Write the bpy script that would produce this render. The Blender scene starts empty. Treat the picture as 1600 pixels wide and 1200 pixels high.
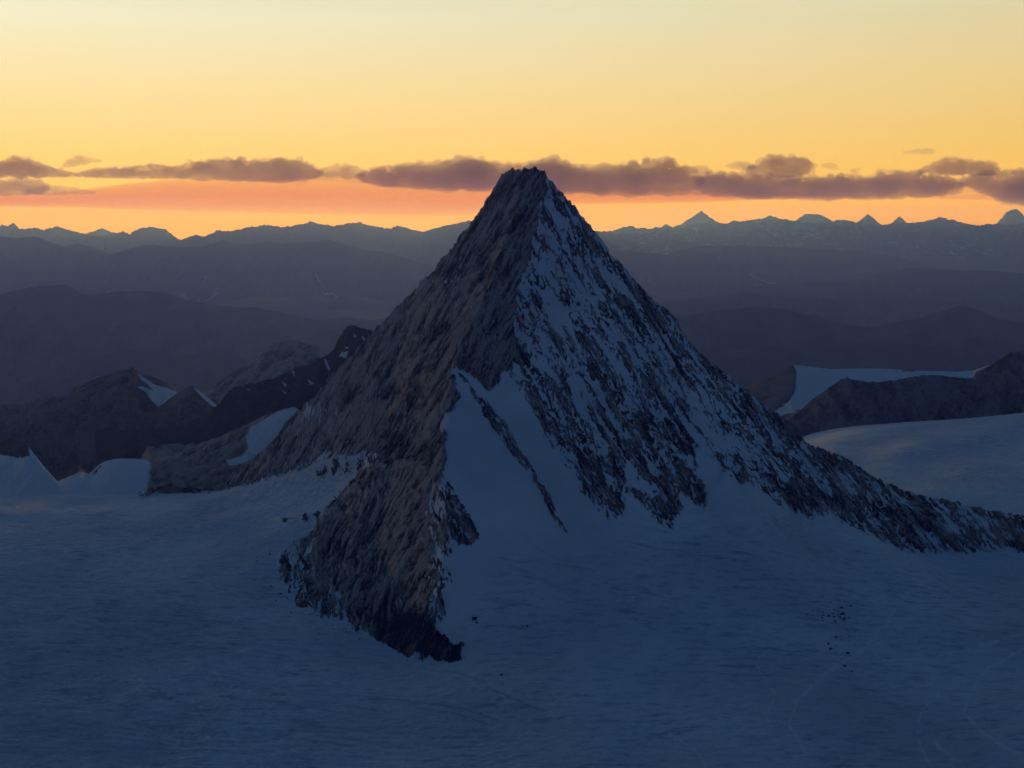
import bpy, bmesh, math, random
import numpy as np
from mathutils import Vector
from mathutils.geometry import delaunay_2d_cdt

SC = bpy.context.scene
COL = SC.collection
# ------------------------------------------------------------------ camera (1 unit = 1 metre, camera at the origin)
F = 2000.0                      # focal length in pixels of the 1600 px wide photograph
TH = math.atan(255.0 / F)       # pitch below the horizon
CT, ST = math.cos(TH), math.sin(TH)
cam = bpy.data.cameras.new('camera')
cam.sensor_width = 36.0
cam.lens = 36.0 * F / 1600.0
cam.clip_start = 1.0
cam.clip_end = 600000.0
camo = bpy.data.objects.new('camera', cam)
COL.objects.link(camo)
camo.rotation_euler = (math.pi / 2 - TH, 0, 0)
SC.camera = camo

# ------------------------------------------------------------------ exposure and sampling
SC.view_settings.view_transform = 'Standard'
SC.view_settings.look = 'None'
SC.view_settings.exposure = 0.0
SC.view_settings.gamma = 1.0
cy = SC.cycles
cy.use_denoising = True
try:
    cy.denoiser = 'OPENIMAGEDENOISE'
    cy.denoising_input_passes = 'RGB_ALBEDO_NORMAL'
except Exception:
    pass
cy.max_bounces = 4
cy.diffuse_bounces = 2
cy.volume_bounces = 1
cy.transparent_max_bounces = 16
cy.use_adaptive_sampling = False

# ------------------------------------------------------------------ world: dusk sky, glow along the horizon in front, blue behind
def ramp(nt, stops, interp='EASE'):
    n = nt.nodes.new('ShaderNodeValToRGB')
    cr = n.color_ramp
    cr.interpolation = interp
    while len(cr.elements) > 1:
        cr.elements.remove(cr.elements[-1])
    cr.elements[0].position = stops[0][0]
    cr.elements[0].color = (*stops[0][1], 1)
    for p, c in stops[1:]:
        e = cr.elements.new(p)
        e.color = (*c, 1)
    return n

def mth(nt, op, a, b=None, clamp=False):
    n = nt.nodes.new('ShaderNodeMath')
    n.operation = op
    n.use_clamp = clamp
    for i, v in enumerate((a, b)):
        if v is None:
            continue
        if isinstance(v, (int, float)):
            n.inputs[i].default_value = v
        else:
            nt.links.new(v, n.inputs[i])
    return n.outputs[0]

def mixc(nt, fac, a, b, blend='MIX'):
    n = nt.nodes.new('ShaderNodeMix')
    n.data_type = 'RGBA'
    n.blend_type = blend
    if isinstance(fac, (int, float)):
        n.inputs[0].default_value = fac
    else:
        nt.links.new(fac, n.inputs[0])
    for i, v in ((6, a), (7, b)):
        if isinstance(v, tuple):
            n.inputs[i].default_value = (*v, 1)
        else:
            nt.links.new(v, n.inputs[i])
    return n.outputs[2]

W = bpy.data.worlds.new('World')
SC.world = W
W.use_nodes = True
nt = W.node_tree
nt.nodes.clear()
wo = nt.nodes.new('ShaderNodeOutputWorld')
tc = nt.nodes.new('ShaderNodeTexCoord')
sx = nt.nodes.new('ShaderNodeSeparateXYZ')
nt.links.new(tc.outputs['Generated'], sx.inputs[0])
# the world's colour ramps hold a third of the radiance (so that values above 1 fit); left = sunset side, right = beside it
GS = 3.0
def sky_ramp(stops):
    return ramp(nt, [(p, tuple(max(0.0, v) / GS for v in c)) for p, c in stops], 'LINEAR')
TOP = [(0.18, (0.74, 0.72, 0.52)), (0.20, (0.42, 0.46, 0.42)), (0.24, (0.12, 0.17, 0.21)), (0.34, (0.024, 0.066, 0.15)), (1.0, (0.0125, 0.036, 0.086))]
glowL = sky_ramp([(0.000, (1.35, 0.65, 0.0)), (0.010, (1.28, 0.66, 0.0)), (0.030, (1.15, 0.68, 0.12)), (0.067, (1.08, 0.72, 0.29)),
                  (0.110, (0.98, 0.79, 0.46)), (0.150, (0.92, 0.86, 0.65))] + TOP)
glowR = sky_ramp([(0.000, (1.28, 0.57, 0.0)), (0.010, (1.20, 0.565, 0.0)), (0.030, (1.0, 0.56, 0.07)), (0.067, (0.88, 0.57, 0.17)),
                  (0.110, (0.82, 0.61, 0.29)), (0.150, (0.73, 0.63, 0.39))] + TOP)
back = sky_ramp([(0.00, (0.018, 0.030, 0.082)), (0.12, (0.022, 0.040, 0.098)), (0.30, (0.015, 0.045, 0.108)), (1.00, (0.0125, 0.036, 0.086))])
el = mth(nt, 'MAXIMUM', sx.outputs[2], 0.0)
for r_ in (glowL, glowR, back):
    nt.links.new(el, r_.inputs[0])
side = nt.nodes.new('ShaderNodeMapRange')
nt.links.new(sx.outputs[0], side.inputs[0])
side.inputs[1].default_value = -0.36
side.inputs[2].default_value = 0.37
glow = mixc(nt, side.outputs[0], glowL.outputs[0], glowR.outputs[0])
# azimuth: cosine to the point where the sun went down, a little left of the view's centre
az0 = math.radians(-20)
hx = mth(nt, 'MULTIPLY', sx.outputs[0], math.sin(az0))
hy = mth(nt, 'MULTIPLY', sx.outputs[1], math.cos(az0))
dotp = mth(nt, 'ADD', hx, hy)
hl = mth(nt, 'SQRT', mth(nt, 'MAXIMUM', mth(nt, 'SUBTRACT', 1.0, mth(nt, 'MULTIPLY', sx.outputs[2], sx.outputs[2])), 1e-4))
ca = mth(nt, 'DIVIDE', dotp, hl)
mr = nt.nodes.new('ShaderNodeMapRange')
mr.interpolation_type = 'SMOOTHSTEP'
nt.links.new(ca, mr.inputs[0])
mr.inputs[1].default_value = 0.30
mr.inputs[2].default_value = 0.74
wcol = mixc(nt, mr.outputs[0], back.outputs[0], glow)
bg = nt.nodes.new('ShaderNodeBackground')
nt.links.new(wcol, bg.inputs[0])
bg.inputs[1].default_value = GS
# the physical sky for the dome above and behind: sun just under the ridge line ahead
sky = nt.nodes.new('ShaderNodeTexSky')
sky.sky_type = 'NISHITA'
sky.sun_disc = False
sky.sun_elevation = math.radians(-1.0)
sky.sun_rotation = math.radians(-6)
sky.altitude = 3900
bg2 = nt.nodes.new('ShaderNodeBackground')
nt.links.new(sky.outputs[0], bg2.inputs[0])
bg2.inputs[1].default_value = 0.02
ad = nt.nodes.new('ShaderNodeAddShader')
nt.links.new(bg.outputs[0], ad.inputs[0])
nt.links.new(bg2.outputs[0], ad.inputs[1])
nt.links.new(ad.outputs[0], wo.inputs[0])

# the last light of the sun, still grazing the air and the clouds beyond the ranges
sl = bpy.data.lights.new('sun', 'SUN')
sl.energy = 2.7
sl.angle = math.radians(4)
sl.color = (0.60, 0.61, 1.0)
slo = bpy.data.objects.new('sun', sl)
COL.objects.link(slo)
SUN_EL, SUN_AZ = math.radians(1.1), math.radians(-3)
sd = Vector((math.sin(SUN_AZ) * math.cos(SUN_EL), math.cos(SUN_AZ) * math.cos(SUN_EL), math.sin(SUN_EL)))
slo.rotation_euler = sd.to_track_quat('Z', 'Y').to_euler()

# ------------------------------------------------------------------ helpers: pixel <-> world, noise, masks, meshes
def at(px, py, Y):
    """the point of the place seen at pixel (px, py) that stands Y metres ahead"""
    u, v = (px - 800.0) / F, (600.0 - py) / F
    t = Y / (CT + v * ST)
    return t * u, Y, t * (-ST + v * CT)

def proj(x, y, z):
    d = y * CT - z * ST
    return 800.0 + F * x / d, 600.0 - F * (y * ST + z * CT) / d

_r = np.random.RandomState(7)
PERM = np.concatenate([_r.permutation(512)] * 2).astype(np.int32)
_a = _r.rand(512) * 2 * math.pi
GX, GY = np.cos(_a).astype(np.float32), np.sin(_a).astype(np.float32)

def gn(x, y, seed=0):
    x = np.asarray(x, np.float32) + seed * 37.17
    y = np.asarray(y, np.float32) + seed * 91.73
    xf, yf = np.floor(x), np.floor(y)
    xi, yi = xf.astype(np.int32) & 511, yf.astype(np.int32) & 511
    fx, fy = x - xf, y - yf
    x1, y1 = (xi + 1) & 511, (yi + 1) & 511
    p0, p1 = PERM[xi], PERM[x1]
    def g(p, yy, dx, dy):
        h = PERM[p + yy]
        return GX[h] * dx + GY[h] * dy
    ux, uy = fx * fx * fx * (fx * (fx * 6 - 15) + 10), fy * fy * fy * (fy * (fy * 6 - 15) + 10)
    a = g(p0, yi, fx, fy)
    a += ux * (g(p1, yi, fx - 1, fy) - a)
    b = g(p0, y1, fx, fy - 1)
    b += ux * (g(p1, y1, fx - 1, fy - 1) - b)
    return (a + uy * (b - a)) * 1.5

def fbm(x, y, o=4, seed=0, gain=0.5, lac=2.03):
    s, a, t = 0, 1.0, 0
    for i in range(o):
        s = s + a * gn(x, y, seed + i)
        t += a
        a *= gain
        x = x * lac
        y = y * lac
    return s / t

def ridged(x, y, o=4, seed=0, gain=0.5, lac=2.03):
    s, a, t = 0, 1.0, 0
    for i in range(o):
        s = s + a * (1 - 2 * np.abs(gn(x, y, seed + i)))
        t += a
        a *= gain
        x = x * lac
        y = y * lac
    return s / t            # about -0.6 .. 1

def sdist(px, py, poly):
    """signed distance in px to a polygon, positive inside"""
    px = px.astype(np.float32); py = py.astype(np.float32)
    d2 = np.full(px.shape, 1e12, np.float32)
    ins = np.zeros(px.shape, bool)
    n = len(poly)
    for i in range(n):
        ax, ay = poly[i]; bx, by = poly[(i + 1) % n]
        ex, ey = bx - ax, by - ay
        L = ex * ex + ey * ey + 1e-9
        wx, wy = px - ax, py - ay
        t = np.clip((wx * ex + wy * ey) / L, 0, 1)
        d2 = np.minimum(d2, (wx - t * ex) ** 2 + (wy - t * ey) ** 2)
        if ay != by:
            c = (ay > py) != (by > py)
            ins ^= c & (px < ax + (py - ay) * ex / ey)
    return np.where(ins, 1, -1) * np.sqrt(d2)

def paint(val, px, py, poly, v, feather=4.0):
    """blend value v into the array val inside the polygon"""
    xs = [p[0] for p in poly]; ys = [p[1] for p in poly]
    m = (px > min(xs) - feather * 2) & (px < max(xs) + feather * 2) & (py > min(ys) - feather * 2) & (py < max(ys) + feather * 2)
    if not m.any():
        return
    w = np.clip(0.5 + sdist(px[m], py[m], poly) / (2 * feather), 0, 1)
    w = w * w * (3 - 2 * w)
    val[m] = val[m] * (1 - w) + v * w

def line_mask(px, py, pts, width):
    out = np.zeros(px.shape, np.float32)
    xs = [p[0] for p in pts]; ys = [p[1] for p in pts]
    m = (px > min(xs) - 9) & (px < max(xs) + 9) & (py > min(ys) - 9) & (py < max(ys) + 9)
    if not m.any():
        return out
    qx, qy = px[m], py[m]
    d2 = np.full(qx.shape, 1e9)
    for (ax, ay), (bx, by) in zip(pts[:-1], pts[1:]):
        ex, ey = bx - ax, by - ay
        t = np.clip(((qx - ax) * ex + (qy - ay) * ey) / (ex * ex + ey * ey + 1e-9), 0, 1)
        d2 = np.minimum(d2, (qx - ax - t * ex) ** 2 + (qy - ay - t * ey) ** 2)
    out[m] = np.clip(1.3 - np.sqrt(d2) / width, 0, 1)
    return out

def sstep(a, b, x):
    t = np.clip((x - a) / (b - a), 0, 1)
    return t * t * (3 - 2 * t)

def tag(o, label, cat, group=None, kind=None):
    o['label'] = label
    o['category'] = cat
    if group: o['group'] = group
    if kind: o['kind'] = kind
    return o

def grid_mesh(name, X, Y, Z, mat, attrs=None, facemask=None):
    """a mesh over a grid of points (rows x columns); facemask keeps some of its faces"""
    R, C = X.shape
    idx = np.arange(R * C, dtype=np.int32).reshape(R, C)
    q = np.stack([idx[:-1, :-1], idx[:-1, 1:], idx[1:, 1:], idx[1:, :-1]], -1).reshape(-1, 4)
    if facemask is not None:
        q = q[facemask.reshape(-1)]
    used = np.zeros(R * C, bool)
    used[q.ravel()] = True
    remap = np.cumsum(used) - 1
    q = remap[q].astype(np.int32)
    co = np.stack([X.ravel()[used], Y.ravel()[used], Z.ravel()[used]], -1).astype(np.float32)
    me = bpy.data.meshes.new(name)
    me.vertices.add(len(co))
    me.vertices.foreach_set('co', co.ravel())
    me.loops.add(q.size)
    me.loops.foreach_set('vertex_index', q.ravel())
    me.polygons.add(len(q))
    me.polygons.foreach_set('loop_start', np.arange(0, q.size, 4, dtype=np.int32))
    me.polygons.foreach_set('use_smooth', np.ones(len(q), bool))
    for k, v in (attrs or {}).items():
        a = me.attributes.new(k, 'FLOAT', 'POINT')
        a.data.foreach_set('value', v.ravel()[used].astype(np.float32))
    me.update(calc_edges=True)
    me.materials.append(mat)
    o = bpy.data.objects.new(name, me)
    COL.objects.link(o)
    return o

# ------------------------------------------------------------------ materials
def new_mat(name):
    m = bpy.data.materials.new(name)
    m.use_nodes = True
    nt = m.node_tree
    b = nt.nodes['Principled BSDF']
    b.inputs['Roughness'].default_value = 0.85
    b.inputs['Specular IOR Level'].default_value = 0.03
    return m, nt, b

def noise(nt, vec, scale, detail=4, rough=0.55, lac=2.0):
    n = nt.nodes.new('ShaderNodeTexNoise')
    n.inputs['Scale'].default_value = scale
    n.inputs['Detail'].default_value = detail
    n.inputs['Roughness'].default_value = rough
    n.inputs['Lacunarity'].default_value = lac
    nt.links.new(vec, n.inputs['Vector'])
    return n.outputs[0]

def attr(nt, name):
    a = nt.nodes.new('ShaderNodeAttribute')
    a.attribute_name = name
    return a.outputs['Fac']

def pos(nt):
    t = nt.nodes.new('ShaderNodeTexCoord')
    return t.outputs['Object']

def rock_snow_mat(name, dark, mid, light, snow, scale=1.0, streak=None, jitter=0.22, bump=1.0):
    """rock and snow: attribute 'rock' says which, 'tone' how pale the rock is; streak = (angle, stretch) of the layering"""
    m, nt, b = new_mat(name)
    P = pos(nt)
    # stretched coordinates along the strike of the layers
    if streak:
        mp = nt.nodes.new('ShaderNodeMapping')
        mp.vector_type = 'TEXTURE'
        mp.inputs['Rotation'].default_value = streak[0]
        mp.inputs['Scale'].default_value = streak[1]
        nt.links.new(P, mp.inputs[0])
        S = mp.outputs[0]
    else:
        S = P
    n1 = noise(nt, S, 0.10 / scale, 6, 0.65)
    n2 = noise(nt, P, 0.012 / scale, 4, 0.6)
    r = mth(nt, 'ADD', attr(nt, 'rock'), mth(nt, 'MULTIPLY', mth(nt, 'SUBTRACT', n1, 0.5), jitter * 4))
    mr = nt.nodes.new('ShaderNodeMapRange')
    nt.links.new(r, mr.inputs[0])
    mr.inputs[1].default_value = 0.42
    mr.inputs[2].default_value = 0.58
    fac = mr.outputs[0]
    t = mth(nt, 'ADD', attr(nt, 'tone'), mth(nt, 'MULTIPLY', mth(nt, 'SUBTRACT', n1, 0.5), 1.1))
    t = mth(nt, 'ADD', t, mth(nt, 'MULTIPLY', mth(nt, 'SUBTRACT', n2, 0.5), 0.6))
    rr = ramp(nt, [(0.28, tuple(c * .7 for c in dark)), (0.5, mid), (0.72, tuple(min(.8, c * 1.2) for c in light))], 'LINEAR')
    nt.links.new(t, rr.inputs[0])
    sn = mixc(nt, n2, tuple(c * 0.9 for c in snow), tuple(min(1, c * 1.05) for c in snow))
    nt.links.new(mixc(nt, fac, sn, rr.outputs[0]), b.inputs['Base Color'])
    # relief: strong on rock, faint on snow
    bp = nt.nodes.new('ShaderNodeBump')
    nb = noise(nt, S, 0.09 / scale, 7, 0.7)
    h = mth(nt, 'MULTIPLY', nb, mth(nt, 'ADD', mth(nt, 'MULTIPLY', fac, 0.95), 0.05))
    nt.links.new(h, bp.inputs['Height'])
    bp.inputs['Distance'].default_value = 12 * scale * bump
    bp.inputs['Strength'].default_value = 0.8
    nt.links.new(bp.outputs[0], b.inputs['Normal'])
    return m

def haze_hill_mat(name, a, c, scale, snow=(0.6, 0.62, 0.66)):
    m, nt, b = new_mat(name)
    P = pos(nt)
    n1 = noise(nt, P, scale, 6, 0.6)
    rr = ramp(nt, [(0.3, a), (0.7, c)], 'LINEAR')
    nt.links.new(n1, rr.inputs[0])
    s = mth(nt, 'ADD', attr(nt, 'snow'), mth(nt, 'MULTIPLY', mth(nt, 'SUBTRACT', noise(nt, P, scale * 6, 5, 0.7), 0.5), 1.2))
    mr = nt.nodes.new('ShaderNodeMapRange')
    nt.links.new(s, mr.inputs[0])
    mr.inputs[1].default_value = 0.45
    mr.inputs[2].default_value = 0.65
    nt.links.new(mixc(nt, mr.outputs[0], rr.outputs[0], snow), b.inputs['Base Color'])
    return m

# ------------------------------------------------------------------ ground far below
def interp_pts(pts, q):
    p = np.array(pts, float)
    return [np.interp(q, p[:, 0], p[:, k]) for k in range(1, p.shape[1])]

gm, gnt, gb = new_mat('valley floor')
gr = ramp(gnt, [(0.35, (0.045, 0.05, 0.04)), (0.65, (0.09, 0.085, 0.07))], 'LINEAR')
gnt.links.new(noise(gnt, pos(gnt), 0.0006, 8), gr.inputs[0])
gnt.links.new(gr.outputs[0], gb.inputs['Base Color'])
gx, gy = np.meshgrid(np.linspace(-62000, 62000, 160), np.linspace(-3000, 75300, 160))
gz = -2500 + 60 * fbm(gx / 6000, gy / 6000, 4, 3)
tag(grid_mesh('ground', gx, gy, gz, gm), 'dark valley floor far below and between the hazy hills', 'ground', None, 'structure')

# ------------------------------------------------------------------ ridges and ranges standing behind the peak
def ridge(name, label, cat, crest, Yc, Yf, zf, mat, seed, L, amp, crest_amp, front_pow=1.0, rows=90, step=1.6,
          Yb=None, zb=None, paints=(), base_val=1.0, lines=(), crest_L=None, group=None, key='rock', jag=0.5, rib_dir=0.0, snow_noise=None):
    """crest: pixels of the sky line; Yc its distance (number or list of (px, Y)); the near flank runs down to (Yf, zf)"""
    c = np.array(crest, float)
    px = np.arange(c[0, 0], c[-1, 0] + step, step)
    py = np.interp(px, c[:, 0], c[:, 1])
    Y = np.interp(px, [p[0] for p in Yc], [p[1] for p in Yc]) if isinstance(Yc, (list, tuple)) else np.full(px.shape, float(Yc))
    x0, y0, z0 = at(px, py, Y)
    cl = crest_L or L * 0.12
    x0w = x0 / cl
    z0 = z0 + crest_amp * (fbm(x0w, np.full_like(x0w, seed * 3.3), 5, seed, 0.6) * (1 - jag) + jag * ridged(x0w * 1.7, np.full_like(x0w, 9.1 + seed), 4, seed + 3, 0.6))
    if isinstance(Yf, (int, float)): Yf = [(0, Yf), (1, Yf)]
    if isinstance(zf, (int, float)): zf = [(0, zf), (1, zf)]
    yf = np.interp(px, [p[0] for p in Yf], [p[1] for p in Yf])
    zff = np.interp(px, [p[0] for p in zf], [p[1] for p in zf])
    zff = np.minimum(zff, z0 - 12)          # the near flank always falls toward the viewer's side
    yb = Y + (Y - yf) * 0.8 if Yb is None else np.full(px.shape, float(Yb))
    zbb = zff if zb is None else np.full(px.shape, float(zb))
    tf = np.linspace(1, 0, rows)[:, None] ** 1.25
    tb = np.linspace(0, 1, max(10, rows // 4))[1:, None]
    Yr = np.concatenate([Y - (Y - yf) * tf, Y + (yb - Y) * tb])
    base = np.concatenate([z0 + (zff - z0) * tf ** front_pow, z0 + (zbb - z0) * tb])
    env = np.concatenate([np.repeat(tf, len(px), 1), np.repeat(tb, len(px), 1)])
    Xr = x0 / Y * Yr
    e = np.clip(env * 6, 0, 1) ** 0.8 * (0.35 + 0.65 * np.minimum(1, env * 2))
    cr_, sr_ = math.cos(rib_dir), math.sin(rib_dir)
    U, V = Xr * cr_ + Yr * sr_, -Xr * sr_ + Yr * cr_
    wx = 0.35 * fbm(U / L * 0.8, V / L * 0.8, 3, seed + 20)
    n = ridged(U / L + wx, V / (L * 2.2) + wx * 0.7, 6, seed, 0.52) - 0.15
    Zr = base + amp * n * e
    ppx, ppy = proj(Xr, Yr, Zr)
    val = np.full(Xr.shape, float(base_val), np.float32)
    jx = fbm(Xr / (L * .06), Yr / (L * .06), 3, seed + 5) * 3
    for poly, v, fe in paints:
        paint(val, ppx + jx, ppy + jx, poly, v, fe)
    if snow_noise:
        sn, sL = snow_noise
        val = val + sn * (ridged(Xr / sL, Yr / sL, 5, seed + 8) * 0.6 - 0.4 * n)
    for pts, w in lines:
        val = np.maximum(val, line_mask(ppx + jx * .3, ppy, pts, w))
    tone = np.clip(0.5 + 0.35 * n + 0.25 * fbm(Xr / L * 3, Yr / L * 3, 3, seed + 11), 0, 1)  # rib crests paler, gullies darker: relief shade put into the tone
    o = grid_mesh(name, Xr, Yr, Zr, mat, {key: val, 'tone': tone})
    return tag(o, label, cat, group, 'structure')

M_far = haze_hill_mat('distant rock and snow', (0.06, 0.058, 0.06), (0.12, 0.11, 0.11), 0.0006)
M_hill = haze_hill_mat('hazy brown mountainside', (0.075, 0.08, 0.075), (0.17, 0.155, 0.14), 0.0011)
M_hill2 = haze_hill_mat('hazy near hillside', (0.07, 0.073, 0.07), (0.18, 0.155, 0.14), 0.0022)

far_peaks = [(860, 372), (937, 366), (990, 360), (1042, 358), (1060, 352), (1070, 347), (1083, 339), (1096, 330), (1108, 339), (1122, 348), (1150, 352),
             (1185, 345), (1195, 341), (1202, 336), (1212, 340), (1225, 346), (1243, 346), (1257, 335), (1280, 335.5), (1290, 340), (1303, 347), (1335, 350),
             (1346, 343), (1356, 335), (1366, 342), (1378, 353), (1393, 350), (1405, 338), (1418, 350), (1445, 352), (1475, 346), (1525, 356), (1555, 352),
             (1566, 340), (1573, 331), (1587, 327), (1594, 331), (1602, 340), (1625, 352), (1700, 358)]
ridge('mountain_range', 'farthest range of sharp orange tinted peaks on the right horizon', 'mountain range', far_peaks, 73000, 66000, -1900,
      M_far, 3, 3300, 420, 110, paints=(), base_val=0.2, key='snow', crest_L=350, Yb=75200)
ridge('mountain_range', 'tiny pale orange peak showing in the gap of the left horizon range', 'mountain range',
      [(110, 380), (132, 366), (145, 362), (160, 357), (172, 362), (190, 366), (215, 380)], 73000, 66000, -1900,
      M_far, 4, 3800, 300, 80, base_val=0.0, key='snow', Yb=75200)
fr_left = [(-60, 352), (-20, 358), (0, 354), (12, 353), (21, 350), (30, 359), (42, 359), (55, 357), (68, 360), (82, 356), (95, 356), (107, 361), (130, 367),
           (155, 372), (178, 367), (192, 363), (203, 367), (215, 359), (238, 355.5), (260, 361), (280, 377), (300, 371), (308, 368), (320, 372), (340, 361),
           (360, 363), (385, 357), (400, 355), (417, 352), (440, 357), (465, 353), (485, 348), (500, 351), (520, 355), (545, 350), (558, 349), (562, 346.5), (567, 351),
           (580, 354), (607, 359), (622, 353), (640, 359), (660, 364), (690, 355), (715, 350), (732, 346), (760, 350), (800, 356), (850, 352), (900, 360), (937, 363)]
ridge('mountain_range', 'long jagged blue-grey range along the left horizon', 'mountain range', fr_left, 62000, 54000, -2000,
      M_far, 5, 2600, 560, 190, base_val=0.12, key='snow', snow_noise=(0.45, 1900), crest_L=330, rows=130)
fr_right = [(880, 372), (937, 363), (957, 362), (972, 357), (987, 353), (993, 357), (1000, 358), (1017, 359), (1027, 357), (1034, 354), (1042, 351), (1050, 357), (1060, 357),
            (1075, 352), (1096, 349), (1120, 350), (1135, 351), (1145, 347), (1165, 346), (1185, 343), (1200, 344), (1220, 344), (1240, 347), (1260, 350), (1280, 349),
            (1300, 347), (1320, 344), (1340, 349), (1360, 353), (1377, 355), (1395, 350), (1417, 350), (1445, 348), (1467, 341), (1490, 345), (1525, 354), (1555, 351), (1585, 352), (1620, 346), (1680, 352)]
ridge('mountain_range', 'blue-grey range with pale snowfields below the right horizon peaks', 'mountain range', fr_right, 64000, 54000, -2100,
      M_far, 6, 2600, 620, 190, base_val=0.30, key='snow', snow_noise=(0.5, 1900), crest_L=330, rows=130)

ridge('mountain_range', 'faint ridge in the gap between the left blue range and the rock pyramid', 'mountain range',
      [(540, 410), (580, 400), (610, 397), (640, 400), (668, 403), (690, 396), (720, 387), (760, 380), (820, 376), (880, 384), (960, 392)], 56000, 46000, -2300,
      M_hill, 7, 3000, 300, 25, base_val=0.0, key='snow', jag=.2)
ridge('mountain_range', 'low faint ridge at the right frame edge under the snowy range', 'mountain range',
      [(1360, 402), (1405, 396), (1430, 397), (1460, 398), (1500, 405), (1530, 403), (1560, 399), (1600, 394), (1680, 388)], 56000, 46000, -2300,
      M_hill, 8, 3000, 300, 25, base_val=0.0, key='snow', jag=.2)
L2 = [(-60, 366), (0, 370), (30, 372), (48, 370), (62, 371), (80, 379), (100, 386), (120, 381), (145, 386), (170, 398), (195, 391), (220, 384), (240, 383), (280, 386),
      (320, 385), (335, 380), (350, 375), (367, 383), (395, 381), (420, 378), (440, 381), (480, 378), (515, 375), (527, 377), (540, 382), (565, 390), (600, 394), (630, 402), (655, 410), (700, 425), (760, 440)]
ridge('mountain_range', 'broad dark blue massif across the left middle distance with pale gullies', 'mountain range', L2, 39000, 36500, -2450,
      M_hill, 9, 2600, 520, 30, base_val=0.0, key='snow', jag=.25, lines=[
          ([(323, 429), (318, 443)], .7), ([(340, 449), (334, 455), (338, 459), (330, 466), (318, 471)], .9), ([(180, 451), (172, 455), (166, 457)], .8),
          ([(492, 427), (500, 440), (509, 452), (512, 458)], .8), ([(508, 460), (518, 458), (527, 464), (515, 472), (507, 480)], 1.3),
          ([(446, 470), (456, 471), (470, 477)], 1.2), ([(418, 458), (422, 461)], .7), ([(420, 464), (416, 470)], .6), ([(566, 447), (567, 452)], .6)])
R2 = [(900, 400), (960, 391), (1000, 393), (1040, 398), (1052, 394), (1065, 390), (1085, 386), (1105, 384), (1165, 383.5), (1190, 385), (1215, 386), (1240, 387), (1300, 390),
      (1350, 393), (1400, 401), (1450, 414), (1495, 421), (1540, 428), (1600, 436), (1680, 440)]
ridge('mountain_range', 'broad flat topped dark massif right of the pyramid in the middle distance', 'mountain range', R2, 43000, 40500, -2450,
      M_hill, 10, 2600, 460, 20, base_val=0.0, key='snow', jag=.15, lines=[
          ([(1172, 427), (1178, 433), (1190, 438), (1204, 443), (1212, 442)], .9), ([(1012, 439), (1018, 441)], 1.0)])
R3 = [(1000, 480), (1060, 470), (1120, 460), (1150, 452), (1210, 445), (1250, 442), (1320, 441), (1345, 435), (1375, 427), (1405, 421), (1440, 418), (1470, 421), (1540, 423), (1600, 427), (1680, 424)]
ridge('mountain_range', 'rounded dusky ridge rising toward the right frame edge', 'mountain range', R3, 30500, 28800, -2450,
      M_hill, 12, 2300, 420, 18, base_val=0.0, key='snow', jag=.15)
R3b = [(960, 478), (1040, 471), (1120, 468), (1160, 456), (1200, 460), (1250, 464), (1330, 470), (1400, 466), (1450, 472), (1520, 470), (1600, 477), (1680, 480)]
ridge('mountain_range', 'low purple foothills in front of the rounded right ridge', 'mountain range', R3b, 24500, 23000, -2450,
      M_hill, 13, 1900, 380, 16, base_val=0.0, key='snow', jag=.15)
L3 = [(-60, 468), (0, 461), (25, 453), (50, 448), (80, 446), (102, 444), (115, 451), (130, 461), (148, 460), (165, 458), (190, 455), (225, 455), (255, 456), (270, 461), (285, 467), (310, 472), (340, 477),
      (365, 480), (400, 480), (435, 487), (470, 495), (500, 501), (520, 498), (540, 495), (575, 501), (595, 498), (640, 506), (700, 515)]
ridge('mountain_range', 'rounded purple-grey hill range on the left behind the rock ridges', 'mountain range', L3, 20000, 18000, -2400,
      M_hill2, 14, 1500, 330, 14, base_val=0.0, key='snow', jag=.15)
R4 = [(1000, 505), (1062, 495), (1100, 489), (1140, 483), (1190, 480), (1225, 483), (1260, 493), (1275, 492), (1290, 500), (1350, 512), (1375, 509), (1400, 503), (1445, 494), (1475, 485), (1500, 478), (1512, 479), (1525, 484),
      (1550, 495), (1600, 507), (1680, 512)]
ridge('mountain_range', 'rounded dark blue hills right of the pyramid above the snow plateau', 'mountain range', R4, 17000, 15700, -2300,
      M_hill2, 15, 1400, 300, 14, base_val=0.0, key='snow', jag=.15, lines=[([(1177, 587), (1186, 586)], .7), ([(1194, 584.5), (1199, 584)], .7)])
L4 = [(-60, 612), (0, 604), (25, 598), (60, 585), (110, 566), (170, 552), (215, 545), (260, 556), (330, 552), (400, 562), (470, 553), (540, 566), (620, 575)]
ridge('mountain_range', 'low faint foothill just behind the dark left rock ridges', 'mountain range', L4, 14000, 12500, -2300,
      M_hill2, 16, 1200, 240, 12, base_val=0.0, key='snow', jag=.15)
R5 = [(1040, 545), (1120, 552), (1200, 540), (1290, 545), (1370, 532), (1450, 540), (1520, 528), (1600, 540), (1680, 536)]
ridge('mountain_range', 'low faint foothill just behind the right snow plateau', 'mountain range', R5, 13500, 12300, -2300,
      M_hill2, 17, 1200, 240, 12, base_val=0.0, key='snow', jag=.15)

# ------------------------------------------------------------------ nearer rock ridges left and right of the peak
SNOW = (0.80, 0.84, 0.88)
M_dark = rock_snow_mat('dark slate rock', (0.03, 0.027, 0.027), (0.09, 0.078, 0.074), (0.19, 0.16, 0.15), SNOW, 1.8)
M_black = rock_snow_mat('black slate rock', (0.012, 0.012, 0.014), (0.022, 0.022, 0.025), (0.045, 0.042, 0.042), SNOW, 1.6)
M_brown = rock_snow_mat('brown gneiss rock', (0.10, 0.08, 0.072), (0.26, 0.21, 0.185), (0.46, 0.38, 0.33), SNOW, 1.6,
                        ((0, 0, math.radians(-40)), (1, 4, 2)))

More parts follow.
